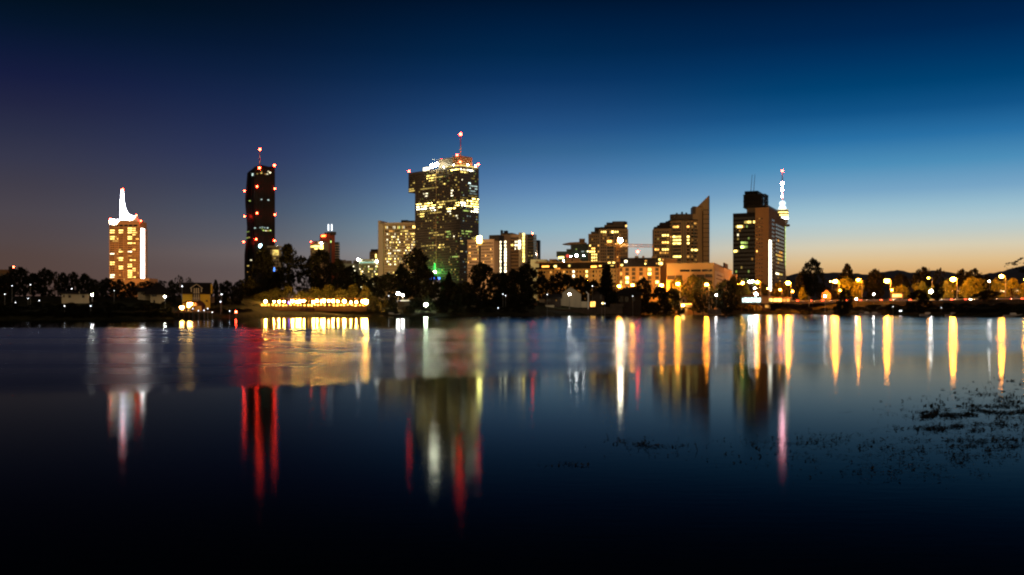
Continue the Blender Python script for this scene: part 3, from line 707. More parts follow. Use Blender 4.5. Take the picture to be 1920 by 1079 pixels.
    b.box('blue_sign', E['blue_sign'], b.ux(819), b.ux(838), -d - 9, -d - 8.4, b.zat(523.4), b.zat(520.2)); b.box('sign_frame', M['grey_metal'], b.ux(819), b.ux(838), -d - 8.39, -d - 7.9, 0, b.zat(520))
    b.finish(98)
    l = bpy.data.lights.new('green_floodlight', 'POINT'); l.energy = 9000; l.color = (.02, 1, .12); l.shadow_soft_size = .5
    o = bpy.data.objects.new('green_floodlight', l); COL.objects.link(o); o.location = b.world(b.ux(815), -d - 5, b.zat(508))
twin_corner_tower()

def tan_blocks():
    b = Bld('tan_office', 'tan office block with small square windows and bright roof lamp', 'building', 876.5, 926, 937.5, 780, -.42, 450)
    w, d = b.w / 2, b.d / 2; b.body(M['tan'], parapet=.6)
    lit = [(877,461,882,466,'warmhi'),(892.5,461,901,465,'warmhi'),(893,466,898,470.5,'yellowhi'),(918.5,464,922,468,'warmhi'),(879,473,883,477,'warmhi'),(884,473,888,477,'warmmid'),(877,479,883,483.5,'warmhi'),(910,476,914,481,'warmhi'),(918,476,922,480,'warmmid'),(882,484,893,488.5,'warmhi'),(896.5,484,900,488.5,'warmhi'),(919,481.5,924,486,'warmhi'),(902,488.5,908.5,493,'warmhi'),(877,491,880,495,'warmhi'),(921,488,925,492,'warmmid'),(895,473,899,477,'warmmid')]
    z0, z1 = b.zat(512), b.zat(453)
    b.grid('F', b.ux(877.5), b.ux(897.3), z0, z1, 11, 10, .5, .5, lit); b.grid('F', b.ux(902.3), b.ux(925), z0, z1, 12, 10, .5, .5, lit)
    b.box('dark_joint', M['dark_window'], b.ux(898.2), b.ux(901.6), -d - .15, -d + .1, 0, b.zat(461))
    b.rbox('roof_box', M['pale_green'], 884, 899, 445.3, None, .2, .7); b.rbox('roof_box', M['roof_dark'], 917, 936, 441, None, .1, .9)
    b.box('bright_lamp', emat('yellow_roof_lamp', (1, .86, .20), 34), b.ux(895.4), b.ux(903), -d - .6, -d - .1, b.zat(455), b.zat(442.4)); b.finish()
    c = Bld('residential_tower', 'tan and brown block with two white stair light columns', 'building', 937.7, 976, 989, 850, -.25, 441)
    w, d = c.w / 2, c.d / 2; c.body(M['tan'], parapet=.6)
    c.box('dark_recess', M['black_panel'], c.ux(938.5), c.ux(949.5), -d - .15, -d + .1, 0, c.zat(453))
    for k in range(10):
        py = 454 + k * 6.05
        for px in (938.3, 947.8): link('stair_light', win_mesh(1.6, 1.9, 'whitehi'), c.root, (c.ux(px), -d - .35, c.zat(py)))
    c.box('brown_panel', M['brown'], c.ux(957.5), c.ux(972.8), -d - .2, -d + .1, 0, c.zat(445))
    c.box('end_wall', M['beige'], c.ux(973), w - .01, -d - .6, d - .4, 0, c.zat(436.5))
    for k in range(9): link('stair_light', win_mesh(1.7, 2.2, 'yellowhi'), c.root, (c.ux(982.3), -d - .75, c.zat(440.6 + k * 6.1)))
    c.grid('F', c.ux(957.8), c.ux(972.5), c.zat(508), c.zat(444), 6, 10, .5, .5, [(958,457,962,461,'yellowhi'),(966,450,972,454,'whitehi'),(966,457,972,461,'whitehi'),(965,463,968.5,467,'whitehi')], 0)
    for k in c.cells: k[0] = (k[0][0], k[0][1] - .25, k[0][2])
    for px, py in ((974.5, 453.3), (974.5, 459.3), (974.5, 465.3)): link('stair_light', win_mesh(2.2, 2.4, 'whitehi'), c.root, (c.ux(px), -d - .75, c.zat(py)))
    c.rbox('roof_box', M['spandrel'], 938.5, 961, 437.2, None, .2, .8)
    for px, y in ((938.5, 431.7), (944.5, 433), (948, 432.5)): c.rbox('chimney', M['roof_dark'], px, px + 2, y, None, .3, .5)
    c.finish()
    g = Bld('dark_glass_tower', 'dark glass tower with one red light right of tan blocks', 'building', 986, 1000.5, 1006, 930, -.3, 440.5)
    g.body(M['glass_grey'], parapet=.6); g.grid('F', g.ux(987), g.ux(1000), g.zat(520), g.zat(443), 7, 24, .85, .45, (), .03, ('yellowlo', 'yellowmid')); g.lamp(997.5, 438.3, .7, 'beacon_s', out=-2)
    mb = MB()
    for i in range(24): z = 2 + i * (g.H - 3) / 24; mb.box(-g.w / 2 - .1, g.w / 2 + .1, -g.d / 2 - .1, g.d / 2 + .1, z, z + .7)
    mb.build('floor_bands', M['beige_dark'], g.root); g.finish()
    h = Bld('slim_tower', 'slim dark tower with a lit tan edge beside glass tower', 'building', 1003, 1010.5, 1013.5, 960, -.3, 451.5)
    h.body(M['black_panel'], parapet=.5); h.box('lit_edge', M['tan'], h.ux(1006.3), h.ux(1008.2), -h.d / 2 - .3, -h.d / 2 + .1, 0, h.zat(455))
    h.lamp(1005.2, 477.5, .7, 'white_lamp', name='wall_lamp'); h.finish()
tan_blocks()

def green_glass_office():
    b = Bld('cantilever_office', 'dark green glass office under a projecting thin roof blade', 'building', 1070, 1104, 1112, 860, -.1, 458.6)
    w, d = b.w / 2, b.d / 2; b.body(M['green_glass'], parapet=.4)
    b.box('lower_wing', M['green_glass'], b.ux(1043.2), -w - .01, -d + 1, d, b.zat(481), b.zat(471.3)); b.box('lower_base', M['green_glass'], b.ux(1047), -w - .01, -d + 2, d, 0, b.zat(481) - .01)
    b.box('mid_step', M['green_glass'], b.ux(1062), -w - .012, -d + .5, d - 1, b.zat(471.3) + .01, b.zat(467))
    mb = MB(); X = lambda px: b.ux(px); mb.prism_y([(X(1054.5), b.zat(457.8)), (X(1066), b.zat(459)), (X(1100), b.zat(457.3)), (X(1100), b.zat(455.5)), (X(1084), b.zat(454.2)), (X(1068), b.zat(455))], -d - 2, d); mb.build('roof_blade', M['brown'], b.root)
    b.rbox('lift_box', M['brown'], 1086, 1096.5, 447.8, 457.5, .3, .7)
    lit = [(1090,469.5,1096,473,'coolhi'),(1101,470.5,1104,473.5,'whitehi'),(1097,471,1101,473,'greenishlo')]
    b.grid('F', b.ux(1071), b.ux(1103.5), b.zat(500), b.zat(461), 12, 9, .8, .5, lit, .06, ('greenishlo', 'coollo'), 'green_glass')
    for a0, a1, y0, y1, mt in ((1047, 1057, 484.5, 480.5, 'yellowhi'), ): b.box('lit_window_band', E[mt], b.ux(a0), b.ux(a1), -d + 1.6, -d + 1.99, b.zat(y0), b.zat(y1))
    for px, py, r, mt in ((1081, 479.5, .85, 'white_lamp'), (1070, 481, .4, 'white_lamp'), (1094.2, 479.5, .55, 'white_lamp'), (1056.5, 489.5, .45, 'white_lamp')): b.lamp(px, py, r, mt, name='wall_lamp')
    mb = MB(); mb.tube([(0, 0, 0), (0, .5, 0)], 1.5, 10); mb.build('red_sign', emat('soft_red_sign', (1, .10, .06), .9), b.root, (b.ux(1064.2), -d - .7, b.zat(480.3)))
    b.finish()
    c = Bld('low_tan_block', 'low tan roof block in front of the green glass office', 'building', 1061, 1087, 1095, 720, -.1, 485)
    c.body(M['beige_dark'], parapet=.3); c.box('door', M['dim_window'], c.ux(1071.5), c.ux(1074), -c.d / 2 - .1, -c.d / 2 + .1, c.zat(492), c.zat(486.5)); c.finish()
    e = Bld('rooftop_shed', 'small reddish flat-roofed block left of the green glass office', 'building', 1030, 1044, 1050, 735, -.1, 487)
    e.body(M['brown'], parapet=.3); e.box('lit_window', E['warmlo'], e.ux(1032), e.ux(1035), -e.d / 2 - .1, -e.d / 2 + .1, e.zat(491), e.zat(489)); e.finish()
    f = Bld('pale_block', 'pale yellow-green low block below the slim dark tower', 'building', 995, 1025.5, 1030, 740, -.1, 487.5)
    f.body(M['pale_green'], parapet=.3); f.box('vent', M['dark_window'], f.ux(1005.5), f.ux(1008.5), -f.d / 2 - .1, -f.d / 2 + .1, f.zat(491), f.zat(489.3)); f.finish()
green_glass_office()

def stepped_tower():
    b = Bld('stepped_tower', 'stepped-roof residential high-rise behind the construction crane', 'tower', 1103, 1177, 1191, 800, -.12, 429.5)
    w, d, H = b.w / 2, b.d / 2, b.H
    b.box('left_wing', M['beige_dark'], -w, b.ux(1124.6), -d + .6, d, 0, b.zat(438))
    b.box('wall', M['beige_dark'], b.ux(1124.7), w, -d, d, 0, H)
    for k, (a, c_, y0, y1, f0, f1) in enumerate(((1108, 1126, 434.5, 438, .15, .8), (1114.6, 1141, 426.5, 438, .25, .85), (1126, 1176, 425.8, 429.6, .05, .8), (1133, 1172, 421.8, 425.8, .15, .75), (1137, 1150, 417.5, 421.8, .25, .8), (1148, 1173, 415.2, 421.9, .3, .8), (1170, 1176, 416, 421.85, .2, .6))):
        b.rbox('roof_step', M['roof_dark'] if k in (1, 2, 4, 6) else M['spandrel'], a, c_, y0, y1, f0, f1)
    lit = [(1127,433.5,1139,437.5,'yellowhi'),(1145,432.5,1152,436,'yellowhi'),(1152.5,431,1161,435.5,'yellowhi'),(1178.5,432,1183.5,437,'yellowhi'),(1138,451,1147,455.5,'warmhi'),(1149.5,454,1155,458,'warmhi'),(1105,460,1108.5,464.5,'yellowhi'),(1109,465.5,1116,469.5,'warmhi'),(1105,472,1116,476,'yellowhi'),(1109,477.5,1120,482,'yellowhi'),(1109,483.5,1120,489,'yellowhi'),(1178,472,1186,476.5,'yellowhi'),(1179,478.5,1183,483,'yellowmid'),(1122,459,1126,462,'warmmid'),(1122,471.5,1126,474.5,'warmmid'),(1175,445,1178,448.5,'warmmid'),(1109,447.5,1112,450.5,'warmlo')]
    z0, z1 = b.zat(497), b.zat(432)
    b.grid('F', b.ux(1104.5), b.ux(1124), z0, b.zat(440.5), 5, 10, .62, .5, lit, .02, ('warmlo',))
    for c in b.cells: c[0] = (c[0][0], c[0][1] + .6, c[0][2])
    b.grid('F', b.ux(1126), b.ux(1137), z0, z1, 3, 11, .6, .5, lit, .10, ('warmlo', 'warmlo', 'warmmid'))
    b.grid('F', b.ux(1138), b.ux(1151), z0, z1, 3, 11, .9, .68, lit, .07, ('warmlo',))
    b.grid('F', b.ux(1152), b.ux(1176), z0, z1, 6, 11, .55, .5, lit, .12, ('warmlo', 'warmlo', 'warmmid'))
    b.grid('R', b.sy(1178), b.sy(1184.5), z0, z1, 2, 11, .7, .5, lit, 0); b.grid('R', b.sy(1185.5), b.sy(1190.5), z0, z1, 2, 11, .9, .6, [(1184,434,1191,455,'coolmid'),(1184,476,1191,484,'warmmid')], 0)
    for px in (1165, 1174): b.box('penthouse_window', E['warmhi'], b.ux(px - 1.3), b.ux(px + 1.3), -d + .2 * b.d - .25, -d + .2 * b.d - .02, b.zat(425.6), b.zat(421.5))
    mb = MB()
    for px in (1124.2, 1137.5, 1151.4, 1177): mb.box(b.ux(px) - .4, b.ux(px) + .4, -d - .3, -d + .1, 0, H - .5)
    mb.build('pilasters', M['beige'], b.root); b.finish()
stepped_tower()

def sail_tower():
    b = Bld('round_residential_tower', 'round-fronted residential tower with triangular sail wall on its right', 'tower', 1226, 1318, 1331.3, 780, -.08, 428)
    w, d = b.w / 2, b.d / 2
    b.box('left_wing', M['beige_dark'], -w, b.ux(1260), -d + 3, d, 0, b.zat(428))
    for a, c_, y0, y1 in ((1227, 1256, 425.5, 428), (1233, 1256, 422.5, 425.5), (1238, 1256, 417.5, 422.5), (1249, 1256, 415, 417.5)): b.rbox('roof_step', M['roof_dark'], a, c_, y0, y1, .2, .9)
    xa, xb = b.ux(1255), b.ux(1313); cx, r = (xa + xb) / 2, (xb - xa) / 2; cy = -d + r * .55
    mb = MB(); mb.prism_z([(cx + r * math.cos(t), cy + r * .62 * math.sin(t)) for t in [2 * math.pi * k / 32 for k in range(32)]], 0, b.zat(413.5)); mb.build('drum', M['beige_dark'], b.root)
    mb = MB(); mb.prism_z([(cx + r * 1.04 * math.cos(t), cy + r * .66 * math.sin(t)) for t in [2 * math.pi * k / 32 for k in range(32)]], b.zat(413.5) + .01, b.zat(412)); mb.build('drum_rim', M['roof_dark'], b.root)
    mb = MB(); r2 = .84 * r; mb.prism_z([(cx - 1 + r2 * math.cos(t), cy + r2 * .6 * math.sin(t)) for t in [2 * math.pi * k / 24 for k in range(24)]], b.zat(412) + .01, b.zat(401)); mb.build('upper_drum', M['spandrel'], b.root)
    for px, y in ((1279, 397.5), (1269, 399.5), (1287, 399)): b.rbox('chimney', M['roof_dark'], px - 1.2, px + 1.6, y, 402, .3, .5)
    b.box('core', M['beige_dark'], b.ux(1299.5), b.ux(1318.8), -d + 2.5, d, 0, b.zat(387)); b.box('core_cap', M['spandrel'], b.ux(1299.3), b.ux(1305), -d + 2.3, d - 1, b.zat(401), b.zat(386.6))
    # sail wall
    mb = MB(); yw = -d + 1.2; mb.prism_y([(b.ux(1318), 0), (b.ux(1330.6), 0), (b.ux(1330), b.zat(366)), (b.ux(1309), b.zat(386.5)), (b.ux(1318), b.zat(386.5))], yw, yw + 5); mb.build('sail_wall', M['beige_dark'], b.root)
    mb = MB()
    for k in range(13):
        z = b.zat(497 - k * 8.6); mb.box(b.ux(1319), b.ux(1330.2), yw - .25, yw + .05, z - .18, z + .18)
    mb.box(b.ux(1329.4), b.ux(1330.7), yw - .35, yw + .05, 0, b.zat(368)); mb.box(b.ux(1317.2), b.ux(1318.6), yw - .3, yw + .05, 0, b.zat(396)); mb.build('sail_joints', M['roof_dark'], b.root)
    lit = [(1243,437.5,1255.5,443,'yellowhi'),(1243,451,1257,456.5,'warmhi'),(1228.5,466,1237,470,'warmhi'),(1240,465,1254,470,'yellowhi'),(1236,472.5,1255,476.5,'warmmid')]
    b.grid('F', b.ux(1227.5), b.ux(1255), b.zat(497), b.zat(431), 6, 10, .7, .5, lit, .12, ('warmlo', 'warmlo', 'yellowlo'))
    for c in b.cells: c[0] = (c[0][0], c[0][1] + 3, c[0][2])
    lit2 = [(1264,422.5,1273,427.5,'warmhi'),(1262.5,443.5,1276,450.5,'yellowhi'),(1264,452,1273.5,457,'yellowhi'),(1265,480,1276.5,485.5,'yellowhi'),(1287,422,1292.5,428,'warmhi'),(1287,443.5,1293,449.5,'yellowhi'),(1287,452,1293,457,'yellowhi'),(1296,465.5,1300,470,'yellowhi'),(1301.5,465,1312,471,'yellowhi'),(1288,480,1292,484.5,'warmmid'),(1255.5,445,1260.5,451,'warmhi'),(1255.5,454,1258,458,'warmmid'),(1301.5,416.5,1305.5,421,'warmmid')]
    z0, z1 = b.zat(497), b.zat(416)
    for px, wd in ((1257.8, 1.6), (1264.8, 2.6), (1269.5, 2.6), (1274, 2.2), (1290, 1.7), (1298, 1.7), (1304, 2.6), (1309.3, 2.2)):
        x = b.ux(px, 0); c_ = (x - cx) / r; c_ = max(-.985, min(.985, c_)); t = -math.acos(c_)
        x, y = cx + r * math.cos(t), cy + r * .62 * math.sin(t); nrm = math.atan2(math.sin(t) / .62, math.cos(t))
        for j in range(13):
            z = z0 + (z1 - z0) * (j + .5) / 13; mt = 'warmlo' if R.random() < .12 else 'dark_window'; p = b.pix(x, y, z)
            for q in lit2:
                if q[0] - 1 <= p[0] <= q[2] + 1 and q[1] - 1 <= p[1] <= q[3] + 1: mt = q[4]
            b.cells.append([(x, y, z), nrm + math.pi / 2, wd, (z1 - z0) / 13 * .5, mt])
    mb = MB()
    for px in (1261, 1279.5, 1284, 1294, 1301):
        c_ = max(-.98, min(.98, (b.ux(px) - cx) / r)); t = -math.acos(c_); x, y = cx + r * math.cos(t), cy + r * .62 * math.sin(t); mb.tube([(x, y, 0), (x, y, b.zat(414))], .32, 6)
    mb.build('pilasters', M['green_grey'], b.root)
    b.lamp(1264.8, 406, .8, 'white_lamp', name='roof_lamp', out=-4)
    b.finish(98)
sail_tower()

M['ochre'] = pmat('ochre_wall', (.55, .38, .15), .85, .12, .3, streak=True)
def long_apartments():
    # long low block running away to the right, its roof terraces lit
    b = Bld('long_apartment_block', 'long low orange-lit apartment block with dark stepped terrace roof', 'building', 1008, 1158, 1175, 500, -.32, 503.5)
    w, d = b.w / 2, b.d / 2; b.body(M['ochre'], parapet=0)
    mb = MB(); mb.prism_y([(0, 0), (0, 0), (0, 0)], 0, .01) if 0 else None
    b.box('terrace', M['roof_dark'], -w - 1.0, w, -d - .8, d - 1, b.H + .01, b.H + 1.0)
    b.box('roof_storey', M['roof_dark'], -w, w - 1, -d + 2.5, d - 2, b.H + 1.01, b.H + 3.3); b.box('roof_slab', M['beige_dark'], -w - 2, w - .5, -d + 1.5, d - 1.5, b.H + 3.31, b.H + 3.9)
    z0, z1 = b.zat(545), b.zat(505)
    lit = [(1096,505,1103,522,'yellowhi'),(1070,510,1076,518,'whitehi'),(1033,507,1037,513,'warmmid')]
    b.grid('F', b.ux(1012), b.ux(1122), z0, z1, 18, 5, .5, .55, lit, .12, ('warmlo', 'warmmid'))
    b.grid('F', b.ux(1122), b.ux(1156), z0, z1, 6, 5, .4, .4, (), .05, ('warmmid',), 'dim_window')
    mb = MB()
    for k in range(9):
        x = b.ux(1014) + k * (b.ux(1120) - b.ux(1014)) / 8; mb.box(x - .25, x + .25, -d - .5, -d + .1, 0, b.H)
    mb.build('pilasters', M['ochre'], b.root)
    for a, c_, y0, y1, mt in ((1014, 1027, 499.5, 496.5, 'amberhi'), (1036.5, 1041, 500.5, 496, 'yellowhi'), (1041, 1051, 504, 501.3, 'ambermid'), (1063.5, 1067, 499, 495, 'yellowmid'), (1109, 1119.5, 501.5, 498.2, 'amberhi'), (1121, 1125.5, 499.5, 497.3, 'warmhi'), (1138, 1143, 493.5, 490.5, 'yellowhi'), (1147, 1151, 493.5, 490.3, 'yellowhi'), (1143, 1148.5, 499, 497, 'yellowmid')):
        b.box('terrace_light', E[mt], b.ux(a), b.ux(c_), -d + 2.2 if y0 < 501 else -d - .95, -d + 2.49 if y0 < 501 else -d - .81, b.zat(y0), b.zat(y1))
    b.finish()
long_apartments()

def gabled_block():
    b = Bld('mansard_block', 'yellow-lit apartment block with dark skylight roof and side gable', 'building', 1160, 1238, 1262, 480, -.16, 500.5)
    w, d = b.w / 2, b.d / 2; H = b.H; b.body(M['ochre'], parapet=0)
    mb = MB(); zt = b.zat(482)
    def slope(x0, x1):
        prof = [(-d - .5, H + .01), (-d + 5.5, zt - .3), (-d + 7, zt), (d, zt), (d, H + .01)]
        i = len(mb.v); mb.v += [(x0, y, z) for y, z in prof] + [(x1, y, z) for y, z in prof]; n = len(prof)
        mb.f.append(tuple(i + k for k in range(n))); mb.m.append(0); mb.f.append(tuple(i + n + k for k in reversed(range(n)))); mb.m.append(0)
        for k in range(n): j = (k + 1) % n; mb.f.append((i + k, i + n + k, i + n + j, i + j)); mb.m.append(0)
    slope(-w, w - .31); rf = mb.build('roof', M['roof_dark'], b.root)
    mb = MB(); slope(w - .3, w + .35); mb.build('gable_wall', M['ochre'], b.root)
    def on_roof(px, py, wd, hd, mt):
        f = (py - 482) / 18.5; y = -d + 5.5 - 6 * f; x = b.ux(px, 5.5 - 6 * f); z = b.zat(py, x, y); mb = MB(); mb.box(-wd / 2, wd / 2, -.5, .25, -hd / 2, hd / 2); mb.build('skylight', E[mt], b.root, (x, y, z))
    for q in ((1173.5,490.5,1.2,1.0,'whitehi'),(1166,497.5,1.0,.7,'yellowhi'),(1211,489.5,1.0,.5,'warmmid'),(1210,495,.6,.6,'yellowhi'),(1236.5,487,.8,.7,'yellowhi'),(1238.5,494.5,1.9,1.2,'yellowhi'),(1231.5,494.5,.7,.6,'warmmid'),(1243,487.5,.7,.9,'warmmid')): on_roof(*q)
    for a, c_ in ((1190, 1197), (1204, 1208), (1222, 1230)): b.rbox('chimney', M['spandrel'], a, c_, 480.3, 484, .35, .6)
    lit = [(1173,517,1179.5,524.5,'yellowhi'),(1173,525,1178.5,531,'yellowhi'),(1217,499,1221.5,505,'yellowhi'),(1217,507,1221.5,514,'yellowhi'),(1230.5,522,1237,530,'yellowhi'),(1164,525,1169,531,'yellowmid')]
    z0, z1 = b.zat(549), b.zat(501.5)
    for px, wd in ((1164.5, 4.2), (1175.8, 6), (1188, 6), (1202, 6), (1218, 6.4), (1232, 6.4)):
        b.grid('F', b.ux(px - wd / 2), b.ux(px + wd / 2), z0, z1, 1, 6, .95, .68, lit, .12, ('warmlo', 'warmmid'), 'dim_window')
    mb = MB()
    for px in (1170, 1182, 1195, 1210, 1225): mb.box(b.ux(px) - .6, b.ux(px) + .6, -d - .35, -d + .1, 0, H - .1)
    mb.build('pilasters', M['ochre'], b.root)
    b.box('rear_wing', M['brown'], w + .4, w + 8, d - 4, d + 6, 0, b.zat(484)); b.finish()
gabled_block()

def beige_hall():
    b = Bld('beige_hall', 'large windowless beige hall with three dark strip windows and banner', 'building', 1250, 1338.5, 1372, 450, -.30, 495)
    w, d = b.w / 2, b.d / 2; b.body(M['hall'], parapet=.25, name='wall')
    for a, c_ in ((1274.8, 1293.2), (1295.6, 1314), (1316.2, 1335.6)): b.box('strip_window', M['dark_window'], b.ux(a), b.ux(c_), -d - .06, -d + .1, b.zat(509.3), b.zat(505.3))
    for a, c_, y0, y1 in ((1250.5, 1266, 524, 516), (1267, 1279, 524, 516), (1306, 1321, 521.5, 515), (1322, 1336, 520.5, 514), (1308, 1335.5, 533, 526)): b.box('glazed_panel', M['dim_window'], b.ux(a), b.ux(c_), -d - .06, -d + .1, b.zat(y0), b.zat(y1))
    b.box('coping', M['beige'], -w - .2, w + .2, -d - .2, d + .2, b.H + .26, b.H + .5)
    b.box('low_wing', M['hall'], w - 3, w + 2.4, d + .01, d + 5, 0, b.zat(501.5))
    # banner with two worn lines of dark lettering, too blurred to read
    ya, yb = b.sy(1340.3), b.sy(1356.5); bn = b.box('banner', M['cream'], w, w + .12, ya, yb, b.zat(536, w, ya), b.zat(508, w, ya))
    mb = MB(); rr = random.Random(3)
    for py, hgt, x0, x1 in ((514.5, .62, .2, .86), (521.8, .62, .1, .9)):
        y = ya + (yb - ya) * x0; z = b.zat(py, w, ya)
        while y < ya + (yb - ya) * x1:
            g = rr.uniform(.25, .5); hh = hgt * rr.choice((1, .75, .75)); mb.box(w + .12, w + .16, y, y + .1, z - hgt / 2, z - hgt / 2 + hh)
            mb.box(w + .12, w + .16, y + .101, y + g, z - hgt / 2 + hh * rr.uniform(.1, .7), z - hgt / 2 + hh * .9); y += g + .22
    mb.build('faint_lettering', M['wood'], b.root)
    b.rbox('roof_vent', M['roof_dark'], 1356, 1358.5, 493, None, .3, .5); b.finish()
beige_hall()

def black_tower():
    b = Bld('dark_residential_tower', 'dark brown tower with framed roof cage and long white stair light', 'tower', 1374.3, 1441.5, 1473, 680, -.42, 398)
    w, d, H = b.w / 2, b.d / 2, b.H
    b.box('left_glass_wing', M['black_panel'], -w, b.ux(1416), -d, d, 0, H); b.box('brown_core', M['brown'], b.ux(1416) + .01, w, -d, d * .2, 0, b.zat(389))
    yb = b.sy(1455); 
    mb = MB(); mb.box(w - 8, w, d * .2 + .01, b.sy(1462), 0, b.zat(401, w, 0)); mb.box(w - 10, w - .3, b.sy(1462) + .01, d, 0, b.zat(409, w, d * .7)); mb.box(0, w - 8.01, d * .2 + .01, d, 0, b.zat(400)); mb.build('right_wing', M['brown'], b.root)
    mb = MB(); mb.box(b.ux(1399), b.ux(1439), -d + 2, d * .15, b.zat(389) - 9, b.zat(384)); mb.build('upper_storey', M['spandrel'], b.root)
    # cage
    x0, x1 = b.ux(1395.5, 3), b.ux(1435, 3); z0, z1 = b.zat(387), b.zat(364); ya, yb2 = -d + 1.5, -d + 13
    mb = MB()
    for x in [x0 + (x1 - x0) * k / 12 for k in range(13)]:
        for y in (ya, yb2): mb.box(x - .28, x + .28, y - .28, y + .28, z0, z1)
    for y in [ya + (yb2 - ya) * k / 5 for k in range(1, 5)]:
        for x in (x0, x1): mb.box(x - .28, x + .28, y - .28, y + .28, z0, z1)
    for z in (z0, (z0 + z1) / 2, z1):
        for y in (ya, yb2): mb.box(x0 - .4, x1 + .4, y - .4, y + .4, z - .4, z + .4)
        for x in (x0, x1): mb.box(x - .4, x + .4, ya + .41, yb2 - .41, z - .4, z + .4)
    mb.build('roof_cage', M['black_panel'], b.root)
    b.box('cage_core', M['black_panel'], x0 + 1.5, b.ux(1427, 3), ya + 1.5, yb2 - 1, z0, b.zat(363)); b.rbox('plant_room', M['black_panel'], 1396, 1421, 358.5, 364, .25, .6)
    for xa, xt in ((1407.3, 1410.3), (1412.6, 1415.6)):
        X0, X1 = b.ux(xa, 6), b.ux(xt, 6); mb = MB(); mb.tube([(X0, -d + 6, b.zat(363)), (X1, -d + 6, b.zat(324))], [.22, .12], 6); mb.build('antenna', M['roof_dark'], b.root)
    lit = [(1395,412.5,1418,418.5,'yellowhi'),(1380,422.5,1391,428.5,'yellowhi'),(1391,423,1395,428,'warmmid'),(1384,430,1388,434,'warmlo'),(1382,437,1386,442,'whitehi'),(1389,450,1402,455.5,'greenishmid'),(1388,457.5,1402,464,'greenishhi'),(1395,465.5,1401,470,'yellowmid'),(1388,472.5,1402,478,'greenishhi'),(1390,480,1401,484,'yellowmid'),(1376,467.5,1386,472,'yellowhi'),(1398,488,1402,493,'yellowmid'),(1403,502.5,1409,508,'warmhi'),(1409,472.5,1413,476,'warmmid'),(1416,472,1421,477,'warmhi'),(1426,472,1430,477.5,'warmhi'),(1416,480,1421,484,'warmmid'),(1409,480,1413,484,'warmmid')]
    z0, z1 = b.zat(536), b.zat(404)
    b.grid('F', b.ux(1375.5), b.ux(1415.5), z0, z1, 12, 17, .85, .55, lit, .06, ('warmlo', 'yellowlo', 'greenishlo'))
    b.grid('F', b.ux(1417), b.ux(1431), z0, b.zat(406), 3, 17, .4, .38, lit, .10, ('warmlo',))
    litR = [(1445,420,1448,425,'warmhi'),(1454,475,1458,481,'yellowmid'),(1458,473,1467,482,'warmmid'),(1456,486,1468,490,'yellowmid'),(1455,511,1461,517,'whitehi'),(1460.5,513,1466,517.5,'yellowmid')]
    b.grid('R', b.sy(1446.8), b.sy(1452), z0, b.zat(406), 2, 17, .5, .45, litR, .02, ('warmlo',)); b.grid('R', b.sy(1454), b.sy(1470), z0, b.zat(412), 5, 17, .75, .5, litR, .08, ('warmlo', 'warmmid'), 'dim_window')
    # white stair light strip on the corner, notched by the landings
    s0, s1 = b.sy(1441.8), b.sy(1446); za, zb = b.zat(546), b.zat(450)
    b.box('lit_stairwell', E['stair_warm'], w, w + .3, s0, s1, za, zb); mb = MB()
    for k in range(15): z = za + (zb - za) * (k + .5) / 15; mb.box(w + .25, w + .45, s0 + (s1 - s0) * .62, s1 + .2, z - .35, z + .35)
    mb.build('stair_landings', M['brown'], b.root)
    b.finish(98)
black_tower()

